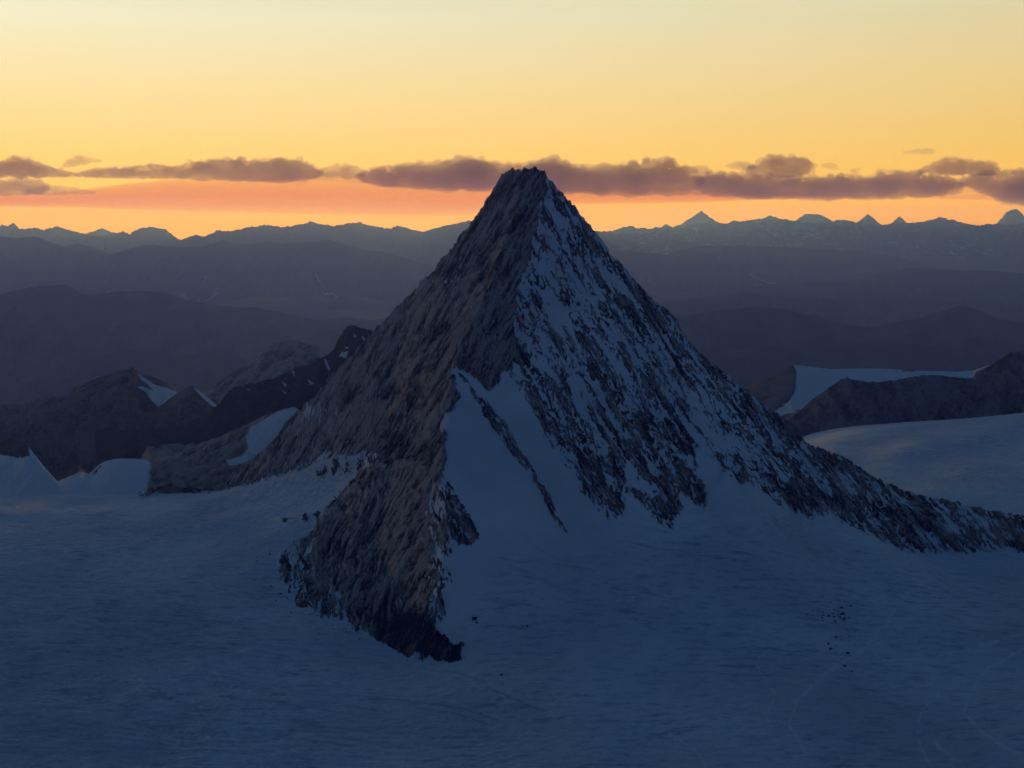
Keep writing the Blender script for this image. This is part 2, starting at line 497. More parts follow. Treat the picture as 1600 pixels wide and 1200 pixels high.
A = [(-60, 684), (0, 665), (20, 661), (50, 645), (75, 633), (95, 625), (110, 617), (130, 603), (150, 592), (170, 586), (185, 580), (198, 577), (207, 573), (211, 577), (216, 585),
     (236, 589), (248, 593), (259, 598), (270, 606), (277, 613), (290, 640), (330, 690), (360, 720)]
ridge('rock_ridge', 'dark pointed rock ridge at the left frame edge with a snow strip below its summit', 'rock ridge', A, 5400, 4300, -980,
      M_dark, 21, 200, 120, 12, base_val=1.0, step=1.2, rows=240, jag=.4, front_pow=.9, rib_dir=.25, paints=[
          ([(214, 582), (226, 590), (240, 600), (262, 606), (277, 613), (265, 624), (248, 636), (236, 625), (226, 611), (212, 604), (222, 603), (240, 611), (230, 600), (219, 592)], 0.0, 1.5)])
C = [(280, 650), (300, 630), (319, 615), (350, 592), (394, 562), (410, 548), (431, 536), (445, 533), (456, 531), (470, 536), (487, 540), (499, 541), (506, 552), (520, 575), (560, 610)]
ridge('rock_ridge', 'pale brown blocky rock summit behind the black ridge on the left', 'rock ridge', C, 6600, 5700, -1150,
      M_brown, 22, 150, 95, 14, base_val=1.0, step=1.2, rows=160, jag=.4, rib_dir=-.5)
B = [(150, 730), (180, 706), (230, 655), (250, 636), (275, 616), (298, 603), (306, 606), (320, 618), (341, 636), (370, 670), (400, 700)]
ridge('rock_ridge', 'small pointed dark summit with a thin snow edge between the left ridges', 'rock ridge', B, 4900, 4100, -950,
      M_dark, 23, 220, 70, 8, base_val=1.0, step=1.2, rows=200, jag=.4, paints=[
          ([(300, 603), (322, 617), (343, 637), (330, 634), (314, 619)], 0.0, 1.2)])
D = [(150, 732), (184, 708), (200, 700), (225, 690), (247, 681), (262, 688), (285, 679), (320, 652), (345, 630), (354, 616), (367, 606), (380, 604), (397, 600), (415, 595), (431, 592), (450, 581),
     (465, 574), (485, 570), (499, 562), (512, 556), (521, 547), (525, 538), (529, 531), (536, 520), (544, 511), (552, 510), (559, 512), (570, 515), (581, 518), (600, 540), (650, 600)]
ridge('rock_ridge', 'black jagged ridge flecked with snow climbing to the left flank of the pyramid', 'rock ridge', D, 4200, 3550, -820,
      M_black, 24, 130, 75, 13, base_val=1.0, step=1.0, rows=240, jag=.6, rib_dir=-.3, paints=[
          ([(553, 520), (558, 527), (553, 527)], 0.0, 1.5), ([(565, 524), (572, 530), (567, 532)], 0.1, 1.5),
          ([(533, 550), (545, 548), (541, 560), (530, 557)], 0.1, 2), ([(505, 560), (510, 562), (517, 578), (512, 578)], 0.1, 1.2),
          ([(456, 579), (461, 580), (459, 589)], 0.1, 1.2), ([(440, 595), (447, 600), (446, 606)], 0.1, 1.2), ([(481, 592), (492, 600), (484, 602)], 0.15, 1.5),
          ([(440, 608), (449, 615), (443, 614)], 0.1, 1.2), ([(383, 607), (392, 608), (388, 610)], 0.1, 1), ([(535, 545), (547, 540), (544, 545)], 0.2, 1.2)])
E = [(205, 775), (218, 750), (235, 722), (260, 714), (280, 713), (305, 704), (330, 692), (355, 677), (380, 665), (395, 660), (410, 651), (425, 646), (445, 638), (462, 637), (490, 655), (540, 690)]
ridge('rock_ridge', 'low brown rock ridge with a bright snow bowl at the left foot of the pyramid', 'rock ridge', E, 3330, 3030, [(205, -640), (350, -655), (540, -660)],
      M_brown, 25, 60, 34, 6, base_val=1.0, step=1.0, rows=260, jag=.4, rib_dir=-.6, crest_L=30, paints=[
          ([(460, 636), (466, 640), (446, 660), (432, 682), (414, 702), (396, 716), (378, 725), (358, 728), (352, 718), (378, 714), (388, 700), (384, 684), (392, 668), (412, 655), (435, 642)], 0.0, 1.5),
          ([(420, 700), (440, 690), (436, 712), (420, 712)], 0.75, 3)])
Fd = [(100, 775), (125, 754), (142, 738), (152, 728), (161, 722), (180, 717), (210, 716.5), (230, 719), (238, 727), (247, 740), (262, 752), (280, 765), (300, 778)]
M_snow2 = rock_snow_mat('wind packed snow and rock', (0.018, 0.017, 0.018), (0.035, 0.033, 0.033), (0.07, 0.064, 0.062), SNOW, 1.2, jitter=.12, bump=.6)
ridge('snow_dome', 'smooth snow dome between the brown ridge foot and the left glacier edge', 'snow dome', Fd, 3240, 3000, -660,
      M_snow2, 26, 200, 6, 1.2, base_val=0.0, step=1.2, rows=120, jag=0, front_pow=1.2, zb=-950, paints=[([(140, 742), (156, 726), (160, 728), (147, 742)], 0.65, 2)])
Gd = [(-60, 700), (-20, 696), (0, 691), (12, 687), (22, 686), (37, 692), (48, 703), (60, 718), (72, 733), (84, 746), (98, 762), (124, 786)]
ridge('snow_dome', 'snow slope under a brown rocky brow at the left frame edge', 'snow dome', Gd, [(-60, 3420), (20, 3400), (60, 3200), (90, 3090), (124, 3060)], 3000, -660,
      M_snow2, 27, 200, 10, 2.5, base_val=0.0, step=1.2, rows=140, jag=.3, front_pow=1.2, zb=-950, paints=[
          ([(-60, 690), (22, 680), (44, 696), (47, 712), (30, 716), (0, 711), (-60, 716)], 0.8, 4)])
Hd = [(30, 785), (56, 768), (70, 757), (80, 748), (92, 742), (105, 738), (113, 731), (122, 728), (133, 735), (146, 737), (158, 745), (172, 757), (190, 768), (210, 780)]
ridge('snow_dome', 'low snow mound edged with dark rocks beside the left snow dome', 'snow dome', Hd, 3280, 3000, -658,
      M_snow2, 28, 90, 7, 3.5, base_val=0.12, step=1.0, rows=120, jag=.6, front_pow=1.2, zb=-950, crest_L=20, paints=[
          ([(56, 770), (80, 745), (122, 724), (150, 733), (160, 742), (140, 741), (126, 736), (112, 743), (100, 748), (80, 756), (62, 773)], .85, 2.5)])

I_ = [(1100, 650), (1140, 620), (1165, 606), (1190, 592), (1215, 580), (1238, 569), (1246, 571), (1262, 572), (1280, 575), (1300, 577), (1335, 576), (1370, 575.5), (1395, 577), (1410, 578), (1415, 575.5), (1421, 575.5), (1428, 579),
      (1460, 580), (1500, 581), (1520, 579), (1545, 571), (1560, 562), (1575, 556), (1620, 550), (1700, 550)]
M_plat = rock_snow_mat('plateau snow and grey rock', (0.045, 0.041, 0.042), (0.12, 0.105, 0.102), (0.21, 0.185, 0.178), SNOW, 1.6)
ridge('snow_plateau', 'high snow plateau with a grey pointed rock at its left end behind the right shoulder', 'snow plateau', I_, 5700, [(1100, 5100), (1260, 4950), (1700, 4900)], -850,
      M_plat, 31, 190, 9, 2.5, base_val=0.0, step=1.2, rows=200, jag=.3, front_pow=1.0, paints=[
          ([(1080, 660), (1165, 598), (1238, 562), (1245, 585), (1243, 610), (1235, 625), (1215, 640), (1190, 660)], 1.0, 3),
          ([(1408, 580), (1418, 572), (1430, 581)], 1.0, 1)])
J = [(1190, 690), (1215, 668), (1232, 655), (1250, 641), (1270, 624), (1300, 603), (1314, 593), (1322, 591), (1345, 596), (1370, 598), (1400, 594), (1440, 587), (1470, 587), (1490, 590), (1520, 592), (1525, 582), (1545, 573), (1560, 562),
     (1578, 551), (1600, 550), (1650, 540), (1700, 545)]
ridge('rock_wall', 'long dark rock wall under the snow plateau at the right frame edge', 'rock wall', J, 4800, [(1190, 4500), (1700, 4470)], -820,
      M_plat, 32, 80, 62, 9, base_val=1.0, step=1.0, rows=200, jag=.5, crest_L=40, snow_noise=(-.10, 60), rib_dir=.1)

# ------------------------------------------------------------------ the rock pyramid and its glaciers: one surveyed height field
chains = []            # lists of (px, py, Y): ridge lines and feet
free = []              # single points
summit = [(785, 271, 2640), (795, 267, 2632), (805, 266, 2625), (825, 264, 2612), (840, 264, 2605), (849, 266, 2600)]
rsky = [(849, 266, 2600), (858, 280, 2602), (872, 298, 2604), (890, 316, 2606), (905, 332, 2610), (916, 342, 2612), (930, 362, 2615), (945, 382, 2617), (960, 404, 2620), (972, 412, 2622), (985, 428, 2624), (1000, 446, 2625), (1013, 462, 2628), (1030, 479, 2630),
        (1045, 486, 2632), (1056, 498, 2634), (1066, 518, 2636), (1085, 540, 2640), (1105, 560, 2644), (1125, 577, 2648), (1150, 597, 2650), (1180, 620, 2652), (1205, 641, 2652), (1225, 657, 2650), (1260, 690, 2644), (1290, 704, 2634), (1320, 717, 2620),
        (1345, 733, 2608), (1370, 749, 2596), (1390, 757, 2590), (1410, 768, 2584), (1440, 776, 2574), (1470, 781, 2566), (1500, 789, 2558), (1550, 800, 2545), (1600, 810, 2530), (1700, 832, 2500), (1800, 856, 2480)]
lsky = [(785, 271, 2640), (776, 288, 2650), (765, 305, 2660), (750, 330, 2670), (735, 350, 2682), (715, 375, 2700), (695, 401, 2716), (670, 430, 2740), (640, 461, 2768), (610, 490, 2796), (590, 510, 2816), (575, 527, 2830), (560, 545, 2845), (530, 575, 2872),
        (505, 600, 2895), (480, 628, 2920), (462, 652, 2940), (440, 678, 2965), (415, 703, 2985), (395, 722, 3005), (370, 742, 3040), (345, 758, 3070)]
arete = [(849, 266, 2600), (850, 290, 2590), (846, 330, 2568), (832, 380, 2543), (820, 420, 2518), (809, 460, 2493), (803, 500, 2468), (796, 540, 2438), (782, 575, 2408), (765, 607, 2378)]
spur = [(708, 574, 2325), (706, 605, 2295), (702, 640, 2255), (694, 690, 2205), (691, 740, 2155), (696, 790, 2108), (694, 840, 2060), (688, 890, 2012), (686, 940, 1968), (692, 990, 1928), (716, 1026, 1900)]
spur_up = [(708, 574, 2325), (722, 545, 2360), (742, 505, 2410), (763, 452, 2462), (788, 385, 2525), (812, 310, 2590), (825, 264, 2612)]
rib = [(708, 574, 2325), (735, 608, 2318), (760, 643, 2290), (800, 697, 2240), (832, 738, 2202), (860, 775, 2168), (886, 832, 2125)]
lfoot = [(345, 768, 3050), (390, 757, 2985), (430, 746, 2930), (470, 737, 2870), (520, 722, 2780), (560, 716, 2720), (590, 716, 2670), (565, 742, 2600), (535, 768, 2540), (505, 800, 2465), (492, 830, 2395), (490, 868, 2310), (503, 905, 2215), (540, 955, 2085), (595, 1003, 1965), (650, 1028, 1908),
         (700, 1036, 1885), (722, 1034, 1890)]
rfoot = [(1130, 735, 2290), (1180, 762, 2315), (1215, 790, 2330), (1245, 802, 2345), (1300, 812, 2370), (1350, 832, 2385), (1410, 858, 2395), (1480, 866, 2410), (1540, 866, 2425), (1600, 860, 2445), (1700, 870, 2440), (1800, 880, 2440)]
chains += [summit, rsky, lsky, arete, spur, spur_up, rib, lfoot, rfoot]
# gullies and ribs inside the faces
chains += [[(862, 300, 2597), (880, 400, 2560), (905, 480, 2520), (940, 560, 2470), (985, 650, 2400), (1020, 740, 2310), (1045, 822, 2215)],      # rib of the right face
           [(856, 340, 2572), (862, 420, 2530), (880, 520, 2470), (905, 600, 2410), (930, 680, 2330), (950, 760, 2250), (975, 815, 2195)],
           [(900, 350, 2600), (930, 440, 2570), (975, 530, 2530), (1020, 610, 2480), (1060, 690, 2400), (1085, 745, 2330), (1105, 790, 2268)],
           [(940, 390, 2608), (990, 480, 2592), (1050, 560, 2570), (1110, 640, 2530), (1150, 700, 2440), (1170, 735, 2360)],
           [(800, 585, 2392), (840, 650, 2335), (880, 720, 2275), (920, 775, 2220), (945, 812, 2180)]]
free += [(790, 600, 2372), (800, 640, 2332), (850, 720, 2262), (890, 790, 2185),                     # upper snowfield right of the rib
         (730, 640, 2282), (745, 700, 2225), (760, 760, 2160), (800, 800, 2115), (760, 840, 2070), (745, 900, 2005), (750, 960, 1948), (745, 1010, 1900),
         (830, 860, 2065), (900, 860, 2095), (970, 860, 2110), (1050, 870, 2110), (1130, 840, 2170), (1200, 850, 2170), (1100, 800, 2245),
         (850, 940, 1975), (950, 940, 1985), (1050, 950, 1990), (1200, 930, 2045), (1350, 930, 2090), (1500, 930, 2130), (1650, 930, 2160),
         (850, 1020, 1860), (1000, 1020, 1850), (1150, 1020, 1855), (1350, 1020, 1870), (1600, 1020, 1880), (1750, 1020, 1880),
         (720, 1080, 1770), (900, 1100, 1690), (1200, 1100, 1690), (1600, 1100, 1700), (500, 1080, 1770), (200, 1080, 1760), (0, 1080, 1760), (-150, 1080, 1760),
         (0, 1200, 1530), (400, 1200, 1530), (800, 1200, 1525), (1200, 1200, 1520), (1650, 1200, 1520), (1800, 1200, 1520), (-150, 1200, 1530),
         (-100, 1400, 1270), (400, 1400, 1270), (800, 1400, 1260), (1200, 1400, 1260), (1750, 1400, 1270),
         (350, 980, 1990), (150, 980, 1980), (-100, 980, 1975), (400, 900, 2200), (200, 900, 2210), (0, 900, 2200), (-120, 900, 2200),
         (380, 840, 2420), (200, 840, 2440), (0, 840, 2440), (-120, 840, 2440), (430, 800, 2560), (250, 800, 2660), (50, 800, 2680), (-120, 800, 2680),
         (470, 765, 2680), (380, 780, 2760), (300, 780, 2850), (100, 785, 2860), (-120, 785, 2860), (520, 745, 2680), (-200, 764, 3110), (0, 764, 3110), (110, 764, 3110), (200, 766, 3110), (290, 768, 3100),
         (610, 620, 2710), (650, 600, 2560), (650, 690, 2440), (640, 530, 2690), (690, 470, 2640), (730, 410, 2640), (600, 790, 2300), (600, 880, 2190), (640, 960, 2040), (560, 850, 2290), (560, 620, 2800), (520, 660, 2850), (770, 340, 2640),
         (740, 470, 2530), (775, 490, 2472), (690, 540, 2480), (745, 560, 2385)]
# the glacier behind the right shoulder
free += [(1430, 800, 2880), (1500, 810, 2880), (1600, 830, 2850), (1700, 840, 2850), (1340, 722, 3480), (1300, 700, 3700),
         (1385, 745, 3290), (1450, 762, 3150), (1530, 778, 3030), (1620, 790, 2953), (1700, 790, 2953),
         (1425, 745, 3250), (1460, 735, 3330), (1500, 727, 3400), (1600, 727, 3400), (1700, 727, 3400), (1430, 735, 3440), (1480, 718, 3600), (1600, 716, 3610), (1700, 716, 3610),
         (1385, 728, 3380), (1402, 708, 3560), (1430, 694, 3710), (1470, 679, 3880), (1540, 664, 4060), (1600, 654, 4200), (1700, 645, 4330),
         (1370, 712, 3640), (1395, 695, 3830), (1440, 678, 4060), (1300, 692, 3830), (1360, 685, 3900),
         (1286, 681, 4000), (1340, 673, 4080), (1400, 665, 4200), (1500, 652, 4360), (1600, 641, 4450), (1750, 630, 4450)]
world = []             # hidden ground: (x, Y, z)
world += [(-60, 2900, -330), (60, 2900, -330), (250, 2900, -450), (-330, 3100, -620), (500, 2950, -640), (760, 2900, -690),
          (-200, 3300, -760), (100, 3400, -760), (500, 3400, -760), (-600, 3300, -730), (-1000, 3300, -730), (-1700, 3300, -730), (0, 4000, -980), (-1000, 4300, -1100), (-2300, 4900, -1300), (300, 4900, -1250), (-1000, 3700, -880), (-400, 3800, -920),
          (750, 4000, -780), (1150, 4900, -800), (1600, 4900, -800), (2400, 4900, -800), (2400, 3500, -690), (-2300, 3500, -860), (1700, 2700, -680), (-1700, 2800, -640),
          (-700, 1100, -700), (0, 1100, -700), (700, 1100, -700), (-1700, 2000, -650), (1700, 2000, -660), (-1100, 1300, -690), (1100, 1300, -690)]
P, key, edges = [], {}, []
def addp(p):
    k = (round(p[0], 2), round(p[1], 2))
    if k not in key:
        key[k] = len(P)
        P.append(p)
    return key[k]
for ch in chains:
    ids = [addp(at(*p)) for p in ch]
    edges += list(zip(ids[:-1], ids[1:]))
for p in free: addp(at(*p))
for p in world: addp(p)
vo, eo, fo, ovi, _, _ = delaunay_2d_cdt([Vector((p[0], p[1])) for p in P], edges, [], 0, 1e-4)
P = np.array(P)
zv = np.zeros(len(vo))
for i, (v, orig) in enumerate(zip(vo, ovi)):
    if orig:
        zv[i] = P[orig[0], 2]
    else:                       # two lines crossed: take the height along the nearer one
        best = None
        for a, b in edges:
            d = P[b, :2] - P[a, :2]
            t = np.dot(np.array(v) - P[a, :2], d) / np.dot(d, d)
            if -.01 < t < 1.01:
                q = P[a] + t * (P[b] - P[a])
                e = np.hypot(q[0] - v[0], q[1] - v[1])
                if best is None or e < best[0]: best = (e, q[2])
        zv[i] = best[1]
        print('crossing at', proj(v[0], v[1], zv[i]))

Yrows = [1150.0]
while Yrows[-1] < 4880:
    y = Yrows[-1]
    Yrows.append(y + (2.6 if y < 1850 else 1.9 if y < 2700 else 3.2 if y < 3120 else 8.0))
Yrows = np.array(Yrows)
NC = 1500
Acol = np.linspace(-0.475, 0.475, NC)
K = 4
Yc_, Ac_ = Yrows[::K], Acol[::K]
if Yc_[-1] != Yrows[-1]: Yc_ = np.append(Yc_, Yrows[-1])
if Ac_[-1] != Acol[-1]: Ac_ = np.append(Ac_, Acol[-1])
GYc, GAc = np.meshgrid(Yc_, Ac_, indexing='ij')
GXc = GYc * GAc
def raster(Xg, Yg, yr):
    Zg = np.full(Xg.shape, -700.0)
    for f in fo:
        (x1, y1), (x2, y2), (x3, y3) = [(vo[i][0], vo[i][1]) for i in f]
        z1, z2, z3 = [zv[i] for i in f]
        r0, r1 = np.searchsorted(yr, [min(y1, y2, y3), max(y1, y2, y3)])
        r0 = max(0, r0 - 1); r1 = min(len(yr), r1 + 1)
        if r1 <= r0: continue
        ar = [x1 / y1, x2 / y2, x3 / y3]
        ac = Xg[0] / yr[0]
        c0, c1 = np.searchsorted(ac, [min(ar), max(ar)])
        c0 = max(0, c0 - 1); c1 = min(len(ac), c1 + 1)
        if c1 <= c0: continue
        xs, ys = Xg[r0:r1, c0:c1], Yg[r0:r1, c0:c1]
        den = (y2 - y3) * (x1 - x3) + (x3 - x2) * (y1 - y3)
        if abs(den) < 1e-6: continue
        a = ((y2 - y3) * (xs - x3) + (x3 - x2) * (ys - y3)) / den
        b = ((y3 - y1) * (xs - x3) + (x1 - x3) * (ys - y3)) / den
        c = 1 - a - b
        m = (a >= -1e-5) & (b >= -1e-5) & (c >= -1e-5)
        Zg[r0:r1, c0:c1][m] = (a * z1 + b * z2 + c * z3)[m]
    return Zg
Zc = raster(GXc, GYc, Yc_)

# --- where rock stands out: outlines surveyed off the photograph, laid on the height field
ROCK_L = [(770, 240), (858, 240), (851, 290), (846, 330), (832, 380), (820, 420), (809, 460), (803, 500), (800, 530), (806, 560), (796, 580), (782, 590), (778, 602), (762, 615), (750, 603),
          (730, 585), (714, 572), (706, 578), (712, 600), (722, 622), (712, 640), (695, 648), (690, 655), (693, 680), (698, 715), (690, 730), (691, 745), (688, 760), (675, 770),
          (668, 790), (668, 830), (680, 860), (676, 880), (692, 905), (683, 930), (682, 965), (680, 985), (698, 1000), (722, 1010), (720, 1036), (650, 1030), (590, 1003), (545, 968), (530, 930), (495, 905), (486, 870),
          (490, 830), (505, 800), (540, 765), (575, 728), (592, 714), (560, 712), (520, 716), (470, 733), (430, 746), (385, 758), (340, 768), (300, 770), (380, 700), (440, 640), (560, 500), (700, 340)]
SPUR_MIX = [(680, 765), (700, 758), (715, 785), (735, 810), (748, 838), (742, 850), (715, 852), (705, 845), (712, 868), (695, 872), (672, 850), (664, 800)]
SPUR_MIX2 = [(678, 870), (700, 890), (705, 912), (690, 925), (698, 960), (688, 985), (672, 980), (660, 900)]
RIGHT = [(845, 240), (1000, 380), (1120, 540), (1300, 690), (1700, 815), (1700, 866), (1600, 858), (1540, 862), (1480, 862), (1410, 856), (1350, 830), (1300, 810), (1245, 800), (1215, 788), (1185, 762), (1160, 750),
         (1130, 742), (1112, 700), (1100, 690), (1085, 715), (1098, 760), (1100, 795), (1080, 785), (1062, 770), (1055, 800), (1048, 828), (1035, 820), (1010, 790), (985, 770), (972, 800), (950, 808), (930, 790), (905, 755), (890, 735), (870, 700), (848, 668), (840, 640), (822, 615), (812, 590), (796, 575), (790, 560), (800, 500), (820, 420), (846, 330)]
RIB = [(712, 574), (735, 602), (762, 632), (785, 660), (812, 700), (835, 745), (858, 775), (856, 779), (842, 768), (825, 745), (800, 712), (775, 680), (752, 640), (735, 612), (716, 586)]
RIB2 = [(842, 768), (852, 772), (866, 795), (888, 836), (884, 836), (862, 802)]
DEBRIS = [(488, 840), (462, 850), (440, 870), (432, 888), (448, 915), (465, 945), (500, 962), (540, 975), (560, 985), (545, 955), (500, 915), (486, 880)]
DEBRIS2 = [(440, 812), (470, 806), (500, 802), (500, 812), (470, 815), (445, 815)]

_sk = lsky[::-1] + summit[1:] + rsky[1:]
def skyline_Y(px):
    return np.interp(px, [p[0] for p in _sk], [p[2] for p in _sk])

def coverage(px, py, Y, X):
    r = np.zeros(px.shape, np.float32)
    front = Y < skyline_Y(px) + 6
    paint(r, px, py, RIGHT, 0.47, 5)
    # inside the right face: rockier and snowier places
    for poly, v, fe in [
        ([(846, 262), (870, 285), (905, 330), (900, 345), (870, 320), (850, 300)], 0.72, 8),
        ([(895, 318), (940, 368), (1010, 455), (1060, 500), (1085, 545), (1180, 620), (1150, 625), (1090, 585), (1040, 530), (990, 470), (940, 410), (895, 345)], 0.62, 12),
        ([(975, 470), (1055, 490), (1066, 540), (1030, 540)], 0.7, 12),
        ([(812, 440), (860, 400), (920, 430), (940, 520), (900, 560), (830, 560), (805, 520)], 0.30, 25),
        ([(850, 500), (940, 500), (1000, 640), (960, 680), (900, 600)], 0.38, 20),
        ([(790, 545), (830, 560), (900, 660), (960, 760), (970, 800), (950, 808), (900, 745), (850, 670), (800, 585)], 0.68, 10),
        ([(830, 580), (880, 600), (920, 680), (900, 700), (860, 650)], 0.6, 12),
        ([(970, 640), (1010, 650), (1050, 740), (1060, 800), (1045, 828), (1010, 790), (985, 740), (965, 690)], 0.78, 10),
        ([(900, 520), (930, 540), (975, 610), (985, 650), (960, 640), (925, 590)], 0.72, 6),
        ([(935, 605), (975, 640), (1005, 670), (1010, 690), (985, 672), (950, 640)], 0.75, 6),
        ([(1035, 655), (1070, 660), (1090, 690), (1080, 705), (1062, 712), (1045, 690)], 0.93, 5),
        ([(1060, 730), (1085, 735), (1102, 770), (1100, 796), (1070, 780), (1050, 755)], 0.75, 6),
        ([(905, 700), (935, 720), (950, 760), (972, 790), (965, 798), (935, 765), (912, 730)], 0.85, 6),
        ([(890, 600), (905, 602), (922, 645), (918, 660), (900, 640)], 0.08, 4),
        ([(1000, 745), (1010, 740), (1030, 775), (1020, 790), (1005, 770)], 0.1, 4),
        ([(980, 720), (988, 715), (998, 760), (990, 775), (975, 760)], 0.18, 5),
        ([(1060, 660), (1100, 640), (1160, 690), (1180, 720), (1150, 745), (1120, 720), (1095, 690)], 0.12, 12),
        ([(1085, 685), (1115, 665), (1135, 700), (1115, 745), (1095, 725)], 0.02, 8),
        ([(1115, 715), (1150, 700), (1185, 720), (1180, 752), (1160, 755), (1130, 740)], 0.6, 7),
        ([(1150, 620), (1230, 655), (1300, 705), (1420, 768), (1500, 785), (1500, 800), (1400, 785), (1300, 735), (1220, 680), (1160, 650)], 0.80, 10),
        ([(1170, 670), (1250, 710), (1340, 770), (1300, 790), (1230, 745), (1180, 710)], 0.44, 12),
        ([(1200, 745), (1280, 765), (1380, 790), (1480, 810), (1470, 850), (1410, 850), (1350, 828), (1300, 808), (1240, 800)], 0.9, 8),
        ([(1460, 785), (1560, 800), (1600, 815), (1560, 835), (1480, 820)], 0.5, 8),
        ([(1520, 805), (1545, 808), (1550, 822), (1530, 826)], 0.15, 5),
        ([(1330, 815), (1480, 835), (1600, 845), (1600, 862), (1480, 864), (1400, 856)], 0.66, 6),
        ([(1550, 805), (1700, 825), (1700, 866), (1580, 858)], 0.9, 8)]:
        paint(r, px, py, poly, v, fe)
    r = np.where(px > 700, r * np.where(px < 1120, .90, .95), r)
    paint(r, px, py, RIB, 0.74, 1.5)
    paint(r, px, py, RIB2, 0.7, 1.5)
    paint(r, px, py, ROCK_L, 1.05, 3)
    for poly, v in [([(470, 625), (520, 635), (530, 655), (500, 665), (475, 660)], .66), ([(440, 660), (480, 655), (480, 680), (450, 690)], .7), ([(690, 435), (730, 430), (720, 455), (690, 460)], .8)]:
        paint(r, px, py, poly, v, 8)
    paint(r, px, py, SPUR_MIX, 0.66, 3)
    paint(r, px, py, SPUR_MIX2, 0.75, 3)
    paint(r, px, py, DEBRIS, 0.66, 7)
    paint(r, px, py, [(500, 880), (520, 905), (510, 935), (480, 925), (465, 900), (480, 870)], 0.88, 8)
    paint(r, px, py, DEBRIS2, 0.5, 4)
    paint(r, px, py, [(500, 705), (590, 712), (570, 735), (520, 745), (480, 745)], 0.22, 8)
    paint(r, px, py, [(215, 772), (268, 765), (270, 770), (220, 778)], 0.7, 2)
    r = np.where(front, r, np.where((Y < skyline_Y(px) + 260) & (X > -420) & (X < 1150), 0.9, 0.0))
    r = np.where((px > 1230) & (Y > 2700), 0.0, r)
    return r.astype(np.float32)

pxc, pyc = proj(GXc, GYc, Zc)
rc = coverage(pxc, pyc, GYc, GXc)
far_w = np.where((pxc > 1230) & (GYc > 2750), 1.0, 0)
wsm = np.clip(1 - rc * 1.6, 0.03, 1.0) * (1 - .75 * far_w)
def blur(Z, w, n):
    for _ in range(n):
        Zp = np.pad(Z, 1, mode='edge')
        av = (Zp[:-2, 1:-1] + Zp[2:, 1:-1] + Zp[1:-1, :-2] + Zp[1:-1, 2:]) / 4
        Z = Z + w * 0.8 * (av - Z)
    return Z
far_w = np.where((pxc > 1230) & (GYc > 2750), 1.0, 0)
keep = 1 - 0.9 * np.exp(-(np.minimum(np.abs(sdist(pxc, pyc, RIB + [])), 60) / 8) ** 2)
Zc = blur(Zc, np.minimum(wsm, keep), 45)
Zc = blur(Zc, far_w, 16)

# fine grid
def upsample(Zc):
    rr = np.interp(Yrows, Yc_, np.arange(len(Yc_)))
    cc = np.interp(Acol, Ac_, np.arange(len(Ac_)))
    r0 = np.clip(rr.astype(int), 0, len(Yc_) - 2); c0 = np.clip(cc.astype(int), 0, len(Ac_) - 2)
    fr = (rr - r0)[:, None]; fc = (cc - c0)[None]
    g = lambda i, j: Zc[np.ix_(r0 + i, c0 + j)]
    return (g(0, 0) * (1 - fr) * (1 - fc) + g(1, 0) * fr * (1 - fc) + g(0, 1) * (1 - fr) * fc + g(1, 1) * fr * fc)
GY_, GA_ = np.meshgrid(Yrows, Acol, indexing='ij')
GX_ = (GY_ * GA_).astype(np.float32)
GY_ = GY_.astype(np.float32)
Z0 = upsample(Zc).astype(np.float32)
Zt = raster(GX_.astype(float), GY_.astype(float), Yrows)
rw = upsample(np.clip(rc * 3 - .5, 0, 1) * (1 - far_w)).astype(np.float32)
Z0 = (Z0 * (1 - rw) + Zt * rw).astype(np.float32)
PX, PY = proj(GX_, GY_, Z0)
# ragged edges
wob = fbm(GX_ / 22, GY_ / 22, 4, 40, 0.6)
wob2 = fbm(GX_ / 22, GY_ / 22, 4, 47, 0.6)
PXw, PYw = PX + 9 * wob, PY + 9 * wob2
cov = coverage(PXw, PYw, GY_, GX_)
# streak coordinates: left face falls to the near left, right face to the near right
def streak(dx, dy):
    n = math.hypot(dx, dy); dx /= n; dy /= n
    return GX_ * dy - GY_ * dx, GX_ * dx + GY_ * dy        # across, along
wL = np.zeros(PX.shape, np.float32)
paint(wL, PX, PY, ROCK_L, 1.0, 10)
# beds dip to the lower left on the left side, couloirs run to the lower right on the right side
aL, tL = 0.85 * GX_ + 0.10 * GY_ - 0.53 * Z0, 0.53 * GX_ + 0.30 * GY_ + 0.85 * Z0
aR, tR = 0.87 * GX_ + 0.08 * GY_ + 0.50 * Z0, 0.50 * GX_ - 0.30 * GY_ - 0.87 * Z0
wrp = 9 * fbm(GX_ / 70, GY_ / 70, 3, 50)
aL = aL + wrp; aR = aR + wrp
def relief(a, t, s):
    big = ridged(a / 62, t / 260, 3, s, 0.5)
    med = ridged(a / 21, t / 95, 3, s + 4, 0.55)
    fine = ridged(a / 6.5, t / 24, 3, s + 8, 0.6)
    return big, med, fine
bL, mL, fL = relief(aL, tL, 60)
bR, mR, fR = relief(aR, tR, 80)
big = bL * wL + bR * (1 - wL); med = mL * wL + mR * (1 - wL); fine = fL * wL + fR * (1 - wL)
iso = fbm(GX_ / 14, GY_ / 14, 5, 95, 0.6)
